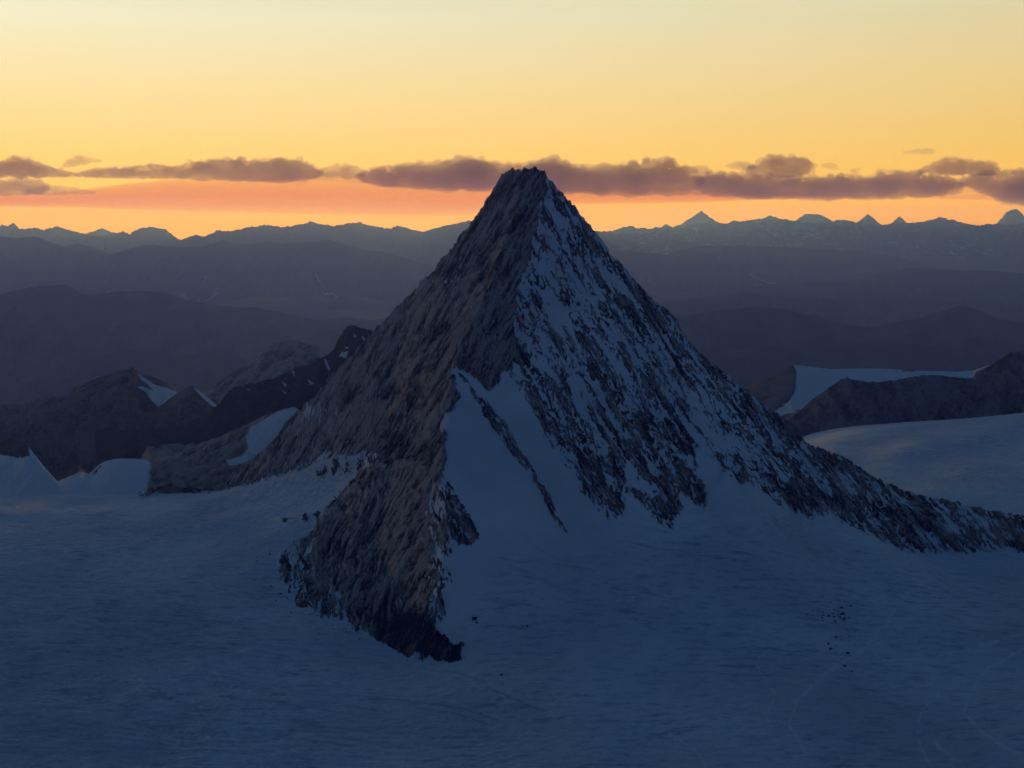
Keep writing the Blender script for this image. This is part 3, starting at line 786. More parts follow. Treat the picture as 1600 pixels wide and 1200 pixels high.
# rock where a streaky noise falls under the coverage (spread to an even distribution)
def patch_noise(a, t, m, f, sd_):
    return 0.40 * m + 0.40 * f + 0.66 * fbm(a / 3.2, t / 12, 3, sd_, 0.7) + 0.62 * fbm(a / 15, t / 80, 3, sd_ + 6, .6)
cl_ = ridged(aR / 48, tR / 170, 3, 210) - .45 + .6 * fbm(aR / 110, tR / 200, 3, 214)
cov = np.where((cov > .1) & (cov < 1) & (wL < .5), np.clip(cov + .62 * cl_ * (1 - .85 * np.clip(cov, 0, 1)), 0.02, 1.1), cov)
nz = np.where(wL > .5, patch_noise(aL, tL, mL, fL, 199), patch_noise(aR, tR, mR, fR, 99))
smp = np.sort(nz[::7, ::7].ravel())
rank = np.interp(nz, smp, np.linspace(0, 1, len(smp))).astype(np.float32)
rock = np.clip(0.5 + (cov - (1 - rank)) * 1.9, -0.6, 1.6)
rock = np.where(cov < 0.015, -0.6, rock)
rk = np.clip(cov * 1.5, 0, 1)
rkb = np.clip((rock - .3) * 1.6, 0, 1)
# near the sky line the big gullies die out so that its surveyed outline holds
SKYL = [(p[0], p[1]) for p in lsky[::-1]] + [(p[0], p[1]) for p in summit] + [(p[0], p[1]) for p in rsky]
def dline(px, py, pts):
    d2 = np.full(px.shape, 1e9, np.float32)
    for (ax, ay), (bx, by) in zip(pts[:-1], pts[1:]):
        ex, ey = bx - ax, by - ay
        t = np.clip(((px - ax) * ex + (py - ay) * ey) / (ex * ex + ey * ey + 1e-9), 0, 1)
        d2 = np.minimum(d2, (px - ax - t * ex) ** 2 + (py - ay - t * ey) ** 2)
    return np.sqrt(d2)
dsk = dline(PX, PY, SKYL)
hold = sstep(2, 34, dsk)
jag = np.exp(-(dsk / 9) ** 2)
gR = 1.0 - 0.35 * (1 - wL)
for pl_ in (DEBRIS, DEBRIS2, [(490, 700), (600, 704), (585, 735), (520, 750), (480, 745)]):
    paint(gR, PX, PY, pl_, 0.06, 9)
Z = Z0 + rk * (hold * gR * (22 * (big - .35) + 13 * (med - .35)) + 4.0 * (fine - .3)) + rkb * 1.5 * (0.3 + iso) + rk * 1.6 * iso
Z = Z + rk * jag * (8.0 * (ridged(GX_ / 11, GY_ / 60, 4, 170, 0.7) - .40))
Z = Z + rk * np.exp(-(dsk / 15) ** 2) * 6.0 * (ridged(GX_ / 38 + 3.3, GY_ / 150, 2, 174, .5) - .45)
# blocky ledges and strata benches
bl = fbm(GX_ / 30 + Z0 / 40, GY_ / 30 - Z0 / 25, 4, 180, .6)
Z = Z + rk * hold * 4 * np.round(bl * 3) / 3
Z = Z + rk * 2.4 * ridged(aL / 11 + Z0 / 9, tL / 120, 3, 120) * wL
# glacier surface: swells, pressure ripples, crevasses
gw = 1 - rk
swell = fbm(GX_ / 260, GY_ / 260, 3, 130)
wv = 40 * fbm(GX_ / 300, GY_ / 300, 3, 133)
rip = ridged((GX_ + wv) / 130, (GY_ + wv + GX_ * .12) / 9.0, 3, 136, 0.5)
ripL = sstep(760, 300, PX) * sstep(880, 960, PY)
fineg = fbm(GX_ / 20, GY_ / 9, 4, 140, 0.6)
ice = np.zeros(PX.shape, np.float32)
paint(ice, PX, PY, [(420, 740), (500, 712), (600, 705), (590, 735), (545, 775), (505, 800), (440, 800), (380, 780)], 1.0, 22)
trk = np.zeros(PX.shape, np.float32)
jx_ = 5 * fbm(GX_ / 18, GY_ / 18, 3, 220)
for pts_, w_ in [([(1600, 1015), (1540, 1050), (1512, 1085), (1506, 1112), (1530, 1140), (1570, 1170), (1600, 1180)], 2.0), ([(1420, 925), (1385, 975), (1340, 1020), (1290, 1055), (1245, 1100), (1232, 1135), (1260, 1180)], 1.6),
                 ([(1480, 1075), (1440, 1110), (1432, 1150), (1450, 1190)], 1.2), ([(1600, 990), (1520, 1015), (1450, 1030), (1380, 1032)], 1.4), ([(1045, 1145), (1090, 1175), (1110, 1205)], 1.3),
                 ([(1180, 1040), (1210, 1085), (1200, 1130)], 1.0), ([(350, 985), (380, 962), (430, 952), (480, 960)], 1.4), ([(1460, 1160), (1490, 1185)], 2.4)]:
    trk = np.maximum(trk, line_mask(PX + jx_, PY + jx_ * .5, pts_, w_ * 1.5) * sstep(-.35, .15, fbm(GX_ / 16, GY_ / 16, 2, 224)))
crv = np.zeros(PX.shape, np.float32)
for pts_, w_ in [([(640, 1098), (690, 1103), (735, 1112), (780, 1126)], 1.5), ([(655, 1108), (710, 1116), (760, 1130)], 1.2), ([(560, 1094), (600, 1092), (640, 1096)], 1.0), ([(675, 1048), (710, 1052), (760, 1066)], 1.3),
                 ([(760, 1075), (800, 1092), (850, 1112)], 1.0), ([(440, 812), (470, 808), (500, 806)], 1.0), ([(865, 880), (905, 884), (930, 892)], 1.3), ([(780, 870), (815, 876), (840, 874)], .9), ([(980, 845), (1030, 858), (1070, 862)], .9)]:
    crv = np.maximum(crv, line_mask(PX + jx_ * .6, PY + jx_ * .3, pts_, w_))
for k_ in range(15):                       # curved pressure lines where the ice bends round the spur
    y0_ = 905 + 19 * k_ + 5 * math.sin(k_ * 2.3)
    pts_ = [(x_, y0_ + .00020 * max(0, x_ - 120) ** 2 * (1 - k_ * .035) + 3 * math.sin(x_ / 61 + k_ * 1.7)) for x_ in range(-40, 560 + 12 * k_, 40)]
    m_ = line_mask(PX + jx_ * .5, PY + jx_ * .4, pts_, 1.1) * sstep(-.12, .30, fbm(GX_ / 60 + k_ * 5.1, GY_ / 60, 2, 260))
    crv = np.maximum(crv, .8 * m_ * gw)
crv = np.maximum(crv, 1.0 * sstep(.50, .78, rip) * ripL * sstep(-.15, .25, fbm(GX_ / 70, GY_ / 40, 2, 228)) * gw)  # ripple lines join in, so their shade is painted into the snow
Z = Z - crv * 2.5 * gw + trk * .8 * gw
Z = Z + gw * (7.0 * swell + (0.8 + 5.0 * ripL) * 0.9 * rip + 1.9 * fineg + ice * 3.0 * ridged(GX_ / 26, GY_ / 18, 4, 150))
slab = sstep(-.04, .04, fbm(aL / 9, tL / 100, 4, 230, .65)) - .5 + .7 * (sstep(.05, .10, fbm(aL / 4.5, tL / 60, 3, 236, .65)))
crack = sstep(.62, .82, ridged(aL / 13, tL / 200, 3, 240, .55)) + .7 * sstep(.66, .86, ridged(aL / 6.5, tL / 80, 2, 246, .55)) + .6 * sstep(.7, .9, ridged(tL / 22 + wrp / 12, aL / 40, 3, 250, .6))
Z = Z - rk * wL * crack * 2.6 + rk * wL * slab * 1.6
tone = np.clip(wL * (.24 * slab - .26 * crack + .03) + 0.44 + 0.14 * (big - .3) + 0.26 * (med - .25) + 0.32 * fine + 0.12 * fbm(GX_ / 90, GY_ / 90, 3, 160) + .30 * fbm(aL / 5, tL / 60, 3, 165) * wL, 0, 1)  # relief shading mixed into the rock tone: crests paler, gullies darker
paint(tone, PX, PY, [(560, 965), (640, 960), (680, 985), (720, 1010), (720, 1036), (650, 1030)], 0.22, 10)
# which faces belong to the peak, which to the glaciers
MTN = [(770, 240), (860, 240), (1120, 530), (1300, 690), (1700, 812), (1760, 880), (1600, 862), (1540, 866), (1480, 866), (1410, 860), (1350, 836), (1300, 816), (1240, 806), (1200, 812), (1120, 830), (1050, 850), (960, 850), (890, 862), (820, 880), (760, 950),
       (735, 1015), (724, 1040), (700, 1040), (650, 1033), (590, 1008), (545, 975), (490, 965), (440, 930), (425, 880), (480, 835), (498, 800), (540, 764), (588, 718), (520, 720), (470, 738), (430, 750), (385, 762), (335, 772), (280, 772), (380, 690), (440, 640), (560, 490), (700, 340)]
sm = sdist(PX, PY, MTN)
back_m = (GY_ > 2560) & (GY_ < 3000) & (GX_ > -420) & (GX_ < 1150)
is_m = ((sm > 0) & (GY_ < 3080)) | (back_m & (rc.max() > 0) & (cov > .5))
is_k = (GY_ > 2620) & (GX_ > 560) & ~is_m
fm = is_m[:-1, :-1]
fk = is_k[:-1, :-1]
def snow_colour(nt, P):
    tn = nt.nodes.new('ShaderNodeMapRange')
    nt.links.new(noise(nt, P, 0.0035, 5, 0.6), tn.inputs[0])
    tn.inputs[1].default_value = 0.36; tn.inputs[2].default_value = 0.62
    c = mixc(nt, tn.outputs[0], (0.68, 0.74, 0.79), (0.90, 0.92, 0.94))
    # ripple shade and old ice put into the colour: broken bands across the flow
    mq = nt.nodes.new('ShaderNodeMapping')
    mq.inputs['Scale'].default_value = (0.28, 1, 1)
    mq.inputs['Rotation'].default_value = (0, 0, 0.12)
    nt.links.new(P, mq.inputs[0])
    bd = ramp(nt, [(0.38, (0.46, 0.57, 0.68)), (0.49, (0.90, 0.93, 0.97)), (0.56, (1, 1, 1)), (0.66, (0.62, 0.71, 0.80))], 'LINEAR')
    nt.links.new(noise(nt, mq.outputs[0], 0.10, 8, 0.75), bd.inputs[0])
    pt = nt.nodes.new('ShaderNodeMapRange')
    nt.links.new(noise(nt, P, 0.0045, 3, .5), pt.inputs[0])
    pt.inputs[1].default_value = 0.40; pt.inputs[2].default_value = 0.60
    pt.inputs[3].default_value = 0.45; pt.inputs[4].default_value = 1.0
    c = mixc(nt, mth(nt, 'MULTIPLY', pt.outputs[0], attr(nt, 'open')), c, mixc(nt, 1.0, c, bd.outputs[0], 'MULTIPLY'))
    tr = attr(nt, 'trace')
    c = mixc(nt, mth(nt, 'MULTIPLY', mth(nt, 'MAXIMUM', tr, 0.0), .8), c, (0.97, 0.98, 1.0))
    c = mixc(nt, mth(nt, 'MULTIPLY', mth(nt, 'MAXIMUM', mth(nt, 'MULTIPLY', tr, -1.0), 0.0), .6), c, (0.38, 0.48, 0.57))  # crevasse and ripple shade painted as darker blue snow
    return c
def peak_mat():
    m, nt, b = new_mat('layered brown gneiss and snow')
    P = pos(nt)
    def streaks(ang, sc, rough, stretch, det=6):     # beds dipping by ang from the vertical
        mp = nt.nodes.new('ShaderNodeMapping')
        mp.vector_type = 'TEXTURE'
        mp.inputs['Rotation'].default_value = (0, ang, 0)
        mp.inputs['Scale'].default_value = stretch
        nt.links.new(P, mp.inputs[0])
        return noise(nt, mp.outputs[0], sc, det, rough)
    fineR, midR = streaks(math.radians(-30), 0.36, .72, (1, 2, 3)), streaks(math.radians(-30), 0.10, .65, (1, 4, 9), 5)
    fineL, midL = streaks(math.radians(32), 0.36, .72, (1, 2, 3)), streaks(math.radians(32), 0.10, .65, (1, 5, 11), 5)
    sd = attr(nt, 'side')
    def mixf(a, c):
        n = nt.nodes.new('ShaderNodeMix')
        nt.links.new(sd, n.inputs[0]); nt.links.new(a, n.inputs[2]); nt.links.new(c, n.inputs[3])
        return n.outputs[0]
    fine, mid = mixf(fineR, fineL), mixf(midR, midL)
    n2 = noise(nt, P, 0.02, 4, 0.6)
    r = mth(nt, 'ADD', attr(nt, 'rock'), mth(nt, 'MULTIPLY', mth(nt, 'SUBTRACT', fine, 0.5), 1.2))
    mr = nt.nodes.new('ShaderNodeMapRange')
    nt.links.new(r, mr.inputs[0])
    mr.inputs[1].default_value = 0.38
    mr.inputs[2].default_value = 0.66
    fac = mr.outputs[0]
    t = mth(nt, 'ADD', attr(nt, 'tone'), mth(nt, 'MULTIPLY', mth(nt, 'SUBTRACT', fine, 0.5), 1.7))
    t = mth(nt, 'ADD', t, mth(nt, 'MULTIPLY', mth(nt, 'SUBTRACT', sd, 1.0), 0.17))  # right face rock darker, its shade put into the tone
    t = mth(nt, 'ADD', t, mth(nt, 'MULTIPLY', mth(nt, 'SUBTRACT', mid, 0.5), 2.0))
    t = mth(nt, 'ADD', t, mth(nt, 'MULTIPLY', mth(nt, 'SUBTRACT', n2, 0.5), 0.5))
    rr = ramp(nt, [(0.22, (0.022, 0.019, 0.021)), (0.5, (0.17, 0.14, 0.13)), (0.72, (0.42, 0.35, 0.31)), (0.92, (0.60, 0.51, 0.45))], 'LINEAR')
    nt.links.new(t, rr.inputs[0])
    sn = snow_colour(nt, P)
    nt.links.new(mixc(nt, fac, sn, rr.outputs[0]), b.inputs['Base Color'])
    bp = nt.nodes.new('ShaderNodeBump')
    h = mth(nt, 'ADD', mth(nt, 'MULTIPLY', fine, 1.0), mth(nt, 'MULTIPLY', mid, 2.0))
    h = mth(nt, 'MULTIPLY', h, mth(nt, 'ADD', mth(nt, 'MULTIPLY', fac, 0.96), 0.04))
    nt.links.new(h, bp.inputs['Height'])
    bp.inputs['Distance'].default_value = 5.0
    bp.inputs['Strength'].default_value = 0.9
    nt.links.new(bp.outputs[0], b.inputs['Normal'])
    return m
M_peak = peak_mat()
def glacier_mat():
    m, nt, b = new_mat('glacier snow')
    P = pos(nt)
    n2 = noise(nt, P, 0.12, 5, 0.65)
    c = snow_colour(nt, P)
    r = mth(nt, 'ADD', attr(nt, 'rock'), mth(nt, 'MULTIPLY', mth(nt, 'SUBTRACT', noise(nt, P, 0.3, 5, .7), 0.5), 0.9))
    mr = nt.nodes.new('ShaderNodeMapRange')
    nt.links.new(r, mr.inputs[0])
    mr.inputs[1].default_value = 0.42
    mr.inputs[2].default_value = 0.58
    nt.links.new(mixc(nt, mr.outputs[0], c, (0.09, 0.075, 0.068)), b.inputs['Base Color'])
    b.inputs['Roughness'].default_value = 0.9
    bp = nt.nodes.new('ShaderNodeBump')
    mp = nt.nodes.new('ShaderNodeMapping')
    mp.inputs['Scale'].default_value = (0.35, 1, 1)
    nt.links.new(P, mp.inputs[0])
    nt.links.new(mth(nt, 'ADD', noise(nt, mp.outputs[0], 0.16, 6, 0.65), n2), bp.inputs['Height'])
    bp.inputs['Distance'].default_value = 3.2
    bp.inputs['Strength'].default_value = 0.7
    nt.links.new(bp.outputs[0], b.inputs['Normal'])
    return m
M_glac = glacier_mat()
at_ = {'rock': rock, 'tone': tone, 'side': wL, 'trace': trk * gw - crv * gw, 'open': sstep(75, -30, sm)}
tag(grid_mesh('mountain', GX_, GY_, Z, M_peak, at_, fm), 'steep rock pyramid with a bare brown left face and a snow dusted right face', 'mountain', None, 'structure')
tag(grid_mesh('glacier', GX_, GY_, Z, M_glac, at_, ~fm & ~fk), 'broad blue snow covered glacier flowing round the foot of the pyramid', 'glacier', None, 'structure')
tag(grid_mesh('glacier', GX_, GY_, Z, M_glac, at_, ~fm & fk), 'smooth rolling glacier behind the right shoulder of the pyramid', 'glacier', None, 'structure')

# ------------------------------------------------------------------ boulders on the glacier
def ground_z(px, py):
    """the visible point of the height field at a pixel"""
    m = (np.abs(PX - px) < 1.3) & (np.abs(PY - py) < 2.5)
    if not m.any(): return None
    j = np.argmin(np.where(m, (PX - px) ** 2 + (PY - py) ** 2, 1e9))
    return float(GX_.ravel()[j]), float(GY_.ravel()[j]), float(Z.ravel()[j])
M_boul, bnt, bb = new_mat('dark boulder rock')
br = ramp(bnt, [(0.3, (0.03, 0.026, 0.024)), (0.7, (0.11, 0.09, 0.08))], 'LINEAR')
bnt.links.new(noise(bnt, pos(bnt), 0.8, 5), br.inputs[0])
bnt.links.new(br.outputs[0], bb.inputs['Base Color'])
def boulder_mesh(seed):
    bm = bmesh.new()
    bmesh.ops.create_icosphere(bm, subdivisions=3, radius=1.0)
    rnd = random.Random(seed)
    pl = [(Vector((rnd.gauss(0, 1), rnd.gauss(0, 1), rnd.gauss(0, 1))).normalized(), rnd.uniform(.55, .9)) for _ in range(11)]
    for v in bm.verts:
        for n, d in pl:
            k = v.co.dot(n)
            if k > d: v.co -= n * (k - d)
        v.co += v.co.normalized() * rnd.uniform(-.02, .02)
        v.co.z *= 0.75
    me = bpy.data.meshes.new('boulder')
    bm.to_mesh(me); bm.free()
    me.materials.append(M_boul)
    return me
BM = [boulder_mesh(s) for s in range(5)]
rnd = random.Random(11)
def boulder(px, py, size, label, group=None):
    g = ground_z(px, py)
    if not g: return
    o = bpy.data.objects.new('boulder', BM[rnd.randrange(5)])
    COL.objects.link(o)
    s = size * rnd.uniform(.85, 1.15)
    o.scale = (s * rnd.uniform(1, 1.5), s * rnd.uniform(.9, 1.3), s)
    o.rotation_euler = (rnd.uniform(-.3, .3), rnd.uniform(-.3, .3), rnd.uniform(0, 6.28))
    o.location = (g[0], g[1], g[2] + s * .3)
    tag(o, label, 'boulder', group)
boulder(742, 967, 3.6, 'lone dark boulder on the smooth snow right of the pyramid foot')
boulder(745, 972, 1.8, 'smaller stone tucked just below the lone dark boulder')
boulder(783, 1057, 2.0, 'single dark stone on the glacier below the tip of the spur')
for a, b_ in [(816, 975), (824, 976), (868, 881)]:
    boulder(a, b_, 1.5, 'small stone half buried in snow on the slope below the rib', 'stones on the snow slope below the rib')
for q in range(58):
    a = rnd.gauss(1298, 26); b_ = 950 + rnd.random() ** 1.2 * 100
    if rnd.random() < .45: a = rnd.gauss(1300, 18); b_ = rnd.gauss(962, 7)
    if b_ < 975:
        boulder(a, b_, rnd.choice([.8, 1.0, 1.3, 1.9]), 'small dark boulder in the dense upper knot of stones on the right glacier', 'boulders in the upper knot on the right glacier')
    else:
        boulder(a, b_, rnd.choice([.8, 1.0, 1.3, 2.2]), 'small dark boulder in the loose trail below the knot of stones on the right glacier', 'boulders trailing down the right glacier')
for a, b_ in [(412, 905), (400, 880), (420, 845), (436, 832), (466, 788), (452, 780), (447, 806), (425, 812), (538, 985), (546, 990), (556, 988), (408, 925), (432, 940), (395, 860), (455, 960), (488, 975)]:
    boulder(a, b_, rnd.choice([1.1, 1.5, 2.0]), 'small dark boulder on the snow left of the spur', 'boulders left of the spur')
for q in range(46):
    t_ = rnd.random() * 3
    c0, c1 = [((440, 815), (425, 880)), ((425, 880), (455, 945)), ((455, 945), (575, 1000))][int(t_)]
    t_ -= int(t_)
    boulder(c0[0] + t_ * (c1[0] - c0[0]) + rnd.gauss(-4, 9), c0[1] + t_ * (c1[1] - c0[1]) + rnd.gauss(4, 6), rnd.choice([.7, .9, 1.2, 1.6]),
            'small fallen block fringing the dark debris at the left foot of the spur', 'blocks fringing the debris at the foot of the spur')

# ------------------------------------------------------------------ clouds: lumpy bodies of thin vapour far beyond the last range
def cloud_mat(name, col, dens, g, ab):
    m = bpy.data.materials.new(name)
    m.use_nodes = True
    nt = m.node_tree
    nt.nodes.clear()
    o = nt.nodes.new('ShaderNodeOutputMaterial')
    s = nt.nodes.new('ShaderNodeVolumeScatter')
    s.inputs['Color'].default_value = (*col, 1)
    s.inputs['Density'].default_value = dens
    s.inputs['Anisotropy'].default_value = g
    a = nt.nodes.new('ShaderNodeVolumeAbsorption')
    a.inputs['Color'].default_value = (*ab[0], 1)
    a.inputs['Density'].default_value = ab[1]
    ad = nt.nodes.new('ShaderNodeAddShader')
    nt.links.new(s.outputs[0], ad.inputs[0]); nt.links.new(a.outputs[0], ad.inputs[1])
    nt.links.new(ad.outputs[0], o.inputs['Volume'])
    m.cycles.homogeneous_volume = True
    return m
CM = cloud_mat('cloud vapour', (0.80, 0.74, 0.70), 0.00030, 0.4, ((0.67, 0.54, 0.17), 0.00080))
CF = cloud_mat('thin mauve cloud', (0.8, 0.7, 0.65), 0.00003, 0.4, ((0.72, 0.50, 0.20), 0.00012))
CV = cloud_mat('lit veil vapour', (0.8, 0.7, 0.6), 0.000012, 0.5, ((0.84, 0.55, 0.01), 0.00026))
ctex = bpy.data.textures.new('billows', 'CLOUDS')
ctex.noise_scale = 900; ctex.noise_depth = 4
ctex2 = bpy.data.textures.new('small billows', 'CLOUDS')
ctex2.noise_scale = 330; ctex2.noise_depth = 3
YC = 122000.0
def cloud_body(name, prof, mat, seed, depth, dense, vox, disp, big, Y, lift):
    """prof: (px, top py, bottom py) along the cloud; filled with overlapping billows, then fused into one body"""
    from mathutils import Matrix
    r = random.Random(seed)
    x = prof[0][0]
    bm = bmesh.new()
    p = np.array(prof, float)
    def ball(px, py, rad, sx, sy):
        cx, cy_, cz = at(px, py, Y + r.uniform(-.5, .5) * depth)
        R = rad / F * Y
        bmesh.ops.create_icosphere(bm, subdivisions=2, radius=1.0, matrix=Matrix.Translation((cx, cy_, cz)) @ Matrix.Diagonal((R * sx, R * sy, R, 1)))
    while x < prof[-1][0]:
        top = float(np.interp(x, p[:, 0], p[:, 1])) - lift; bot = float(np.interp(x, p[:, 0], p[:, 2])) + lift * .6
        h = max(1.2, bot - top)
        for k in range(int(2 + 2 * dense)):
            rad = h * r.uniform(.20, .46) * big
            yy = r.uniform(top + rad, max(top + rad, bot - rad * .7))
            if k == 0: yy = top + rad
            if k == 1: yy = bot - rad * .6
            ball(x + r.uniform(-.5, .5) * h * .6, yy, rad, r.uniform(1.2, 2.3), 1.5)
        for k in range(int(5 * dense) + 1):      # small heads along the top
            rad = max(.9, h * r.uniform(.07, .2)) * big
            ball(x + r.uniform(-.5, .5) * h * .6, top + rad * r.uniform(-.3, 1.2), rad, r.uniform(1, 1.5), 1.3)
        x += max(1.6, h * .28)
    me = bpy.data.meshes.new(name)
    bm.to_mesh(me); bm.free()
    me.materials.append(mat)
    o = bpy.data.objects.new(name, me)
    COL.objects.link(o)
    rm = o.modifiers.new('fuse', 'REMESH'); rm.mode = 'VOXEL'; rm.voxel_size = vox
    for tx, k in ((ctex, 1.0), (ctex2, .6)):
        dp = o.modifiers.new('billow', 'DISPLACE'); dp.texture = tx; dp.texture_coords = 'GLOBAL'; dp.strength = disp * k; dp.mid_level = .5
    return o
def cloud(label, prof, mat, seed, depth=2500, dense=1.0, vox=62.0, disp=400, big=1.0, Y=YC, group=None):
    o = cloud_body('cloud', prof, mat, seed, depth, dense, vox, disp, big, Y, 0)
    return tag(o, label, 'cloud', group)
cloud('dark cloud bank at the left frame edge', [(-40, 256, 272), (0, 255, 276), (18, 249, 276), (30, 247, 276), (50, 252, 276), (75, 260, 276), (100, 266, 277), (120, 270, 276)], CM, 1)
cloud('lower left cloud wisp under the edge bank', [(-30, 288, 305), (0, 283, 303), (30, 279, 303), (60, 281, 300), (70, 286, 300)], CM, 2, 1500)
cloud('flat lower cloud running right from the left edge wisp', [(40, 296, 305), (80, 290, 304), (110, 293, 303), (150, 299, 303)], CM, 3, 900, vox=90, disp=250)
cloud('small ragged cloud tuft floating above the left bank', [(98, 258, 262), (115, 246, 260), (125, 242, 257), (140, 246, 254), (160, 249, 254)], CM, 4, 500, .5, 70, 260)
cloud('long flat grey cloud left of centre', [(122, 270, 276), (150, 263, 277), (200, 261, 278), (245, 257, 278), (275, 261, 278), (305, 254, 279), (340, 250, 279), (370, 248, 280), (395, 252, 281), (425, 252, 282), (440, 248, 282), (470, 251, 279), (490, 260, 278), (502, 266, 276)], CM, 5)
cloud('small domed cloud beside the long left cloud', [(503, 266, 276), (515, 260, 277), (530, 258, 278), (550, 258, 278), (562, 264, 276), (568, 270, 275)], CM, 6, 1200)
cloud('grey cloud bank directly left of the summit', [(565, 272, 284), (590, 262, 288), (620, 259, 290), (660, 257, 292), (700, 256, 294), (712, 250, 294), (728, 247, 294), (745, 250, 294), (755, 258, 294), (790, 256, 295), (820, 258, 295), (850, 252, 296), (870, 251, 296), (888, 258, 298),
      (910, 265, 298), (940, 260, 300), (965, 258, 300), (1000, 258, 302), (1010, 254, 302), (1050, 253, 302), (1066, 260, 300), (1076, 276, 296)], CM, 7, 3000)
cloud('long low cloud bank behind the right horizon peaks', [(1092, 276, 296), (1104, 272, 303), (1130, 272, 306), (1180, 274, 307), (1230, 276, 308), (1280, 278, 309), (1310, 275, 309), (1350, 279, 308), (1390, 272, 308), (1420, 269, 307), (1450, 275, 306), (1480, 276, 302), (1492, 282, 296)], CM, 8, 3000)
cloud('cloud bank cut by the right frame edge', [(1505, 276, 290), (1540, 271, 296), (1570, 272, 312), (1600, 271, 316), (1650, 268, 316)], CM, 9, 2500)
cloud('tiny rounded cloud above the right bank', [(1078, 264, 270), (1090, 258, 271), (1100, 258, 271), (1112, 265, 270)], CM, 10, 700, .5, 70, 220)
cloud('large puffy dark cloud above the right bank', [(1168, 262, 273), (1185, 254, 274), (1200, 246, 274), (1215, 243, 274), (1235, 244, 274), (1250, 248, 274), (1265, 254, 273), (1270, 262, 270)], CM, 11, 2000)
cloud('thin cloud joined to the left of the puffy dark cloud', [(1134, 258, 262), (1150, 252, 264), (1165, 252, 265), (1176, 258, 264)], CM, 12, 700, .5, 70, 240)
cloud('dark lens shaped cloud near the right frame edge', [(1440, 264, 271), (1455, 256, 271), (1475, 248, 272), (1495, 247, 272), (1520, 252, 272), (1545, 253, 273), (1556, 256, 273), (1558, 266, 272)], CM, 13, 2000)
cloud('small faint cloud high above the lens shaped cloud', [(1412, 236, 240), (1430, 234, 240), (1445, 231, 240), (1460, 233, 240)], CM, 14, 300, .3, 60, 180)
cloud('tiny wisp between the puffy and the lens shaped clouds', [(1287, 256, 262), (1296, 253, 263), (1310, 261, 265)], CM, 15, 250, .3, 60, 180)
cloud('pair of thin vertical wisps over the right bank', [(1334, 262, 277), (1342, 264, 278)], CM, 16, 250, .3, 60, 180)
cloud('ragged wisp rising from the right bank before the lens shaped cloud', [(1372, 263, 272), (1384, 265, 276), (1390, 270, 277)], CM, 17, 300, .3, 60, 180)

def veil(label, prof, mat, Y, depth):
    """a long smooth body with the given (px, top, bottom) outline, lens shaped in depth"""
    p = np.array(prof, float)
    px = np.arange(p[0, 0], p[-1, 0] + 4, 4.0)
    top = np.interp(px, p[:, 0], p[:, 1]); bot = np.interp(px, p[:, 0], p[:, 2])
    mid, hh = (top + bot) / 2, (bot - top) / 2
    n = 28
    th = np.linspace(0, 2 * math.pi, n + 1)
    T, PXX = np.meshgrid(th, px, indexing='ij')
    wob = 2.2 * fbm(PXX / 60, np.sin(T) * 1.5, 3, 300 + int(Y) % 77)
    cs, sn = np.cos(T), np.sin(T)
    YY = Y + depth / 2 * np.sign(cs) * np.abs(cs) ** .8
    sgn = np.sign(sn) * np.abs(sn) ** 1.5
    pyy = mid[None] - hh[None] * sgn + wob * np.where(sn > 0, .8, .35) * np.minimum(1, hh[None] / 8)
    u, v = (PXX - 800) / F, (600 - pyy) / F
    t = YY / (CT + v * ST)
    X, ZZ = t * u, t * (-ST + v * CT)
    X[-1], YY[-1], ZZ[-1] = X[0], YY[0], ZZ[0]
    o = grid_mesh('cloud', X, YY, ZZ, mat)
    bm = bmesh.new(); bm.from_mesh(o.data)
    bmesh.ops.remove_doubles(bm, verts=bm.verts, dist=.5)
    bmesh.ops.holes_fill(bm, edges=[e for e in bm.edges if e.is_boundary], sides=0)
    bmesh.ops.recalc_face_normals(bm, faces=bm.faces)
    bm.to_mesh(o.data); bm.free()
    return tag(o, label, 'cloud')
veil('thin mauve layer of cloud joining the billows right of the summit', [(834, 276, 290), (860, 270, 300), (1000, 272, 305), (1150, 280, 308), (1300, 284, 310), (1420, 280, 308), (1520, 286, 306), (1660, 290, 312)], CF, 133000, 4500)
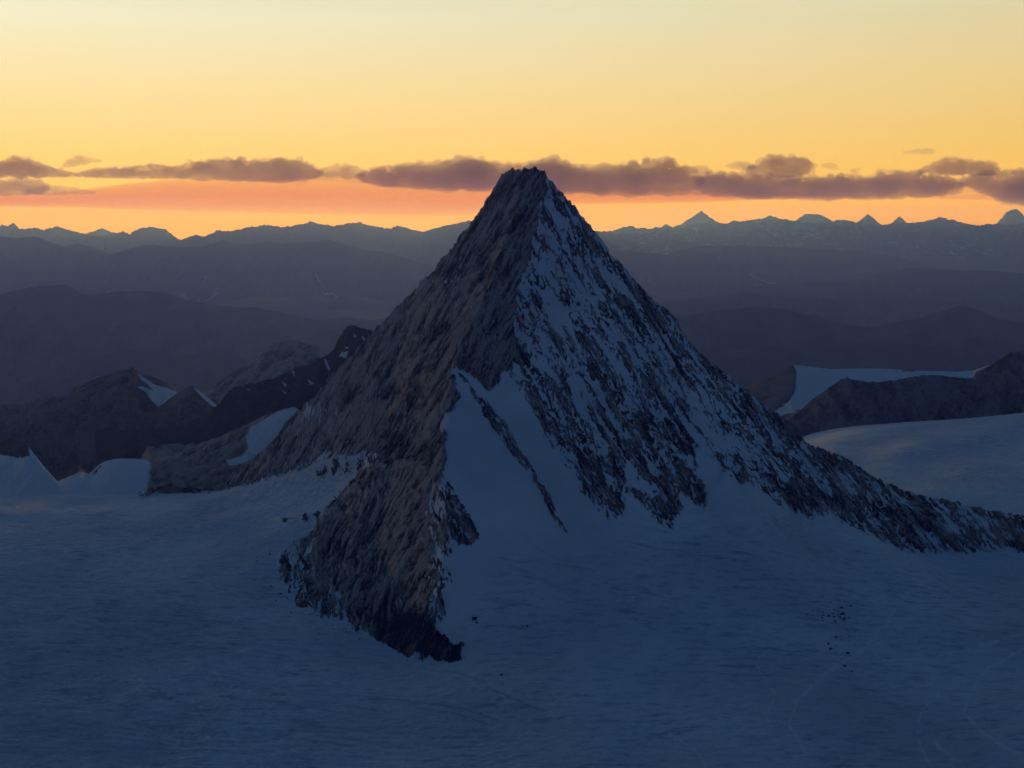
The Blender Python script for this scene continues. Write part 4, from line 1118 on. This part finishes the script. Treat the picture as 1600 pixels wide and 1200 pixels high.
veil('thin mauve layer of cloud joining the billows left of the summit', [(440, 272, 280), (520, 270, 284), (600, 268, 290), (720, 264, 296), (800, 264, 298), (822, 274, 290)], CF, 133000, 4500)
veil('wide orange lit veil of cloud hanging under the left bank', [(-60, 300, 320), (0, 301, 323), (60, 302, 324), (120, 297, 324), (180, 288, 327), (260, 280, 330), (400, 276, 333), (520, 276, 336), (640, 280, 338), (740, 282, 336), (812, 284, 333), (822, 296, 325)], CV, 128500, 7000)
veil('orange lit veil of cloud hanging under the right bank', [(826, 296, 315), (834, 285, 322), (880, 286, 320), (960, 290, 319), (1100, 294, 316), (1250, 300, 311), (1330, 303, 308)], CV, 136500, 7000)
veil('thin pink streak of cloud low at the right frame edge', [(1448, 308, 310), (1490, 305, 312), (1540, 303, 313), (1590, 307, 312), (1660, 305, 312)], CV, 128500, 3500)

# ------------------------------------------------------------------ haze: the air between here and the last range
HZ = bpy.data.materials.new('mountain air')
HZ.use_nodes = True
hn = HZ.node_tree
hn.nodes.clear()
ho = hn.nodes.new('ShaderNodeOutputMaterial')
hv = hn.nodes.new('ShaderNodeVolumePrincipled')
hv.inputs['Color'].default_value = (0.135, 0.216, 1.0, 1)
hv.inputs['Absorption Color'].default_value = (1, 1, 1, 1)
hv.inputs['Density'].default_value = 4.2e-5
hv.inputs['Anisotropy'].default_value = 0.5
hn.links.new(hv.outputs[0], ho.inputs['Volume'])
HZ.cycles.homogeneous_volume = True
HTOP = max((o.matrix_world @ Vector(c)).z for o in COL.objects if o.type == 'MESH' and o.get('category') != 'cloud' for c in o.bound_box) + 12
print('haze top', HTOP)
bm = bmesh.new()
bmesh.ops.create_cube(bm, size=1.0)
for v in bm.verts:
    v.co = Vector((v.co.x * 126000, (-3500 if v.co.y < 0 else 75500), (-2700 if v.co.z < 0 else HTOP)))
me = bpy.data.meshes.new('haze')
bm.to_mesh(me); bm.free()
me.materials.append(HZ)
hz = bpy.data.objects.new('haze', me)
COL.objects.link(hz)
tag(hz, 'blue evening haze filling the valleys between the ranges', 'haze', None, 'stuff')
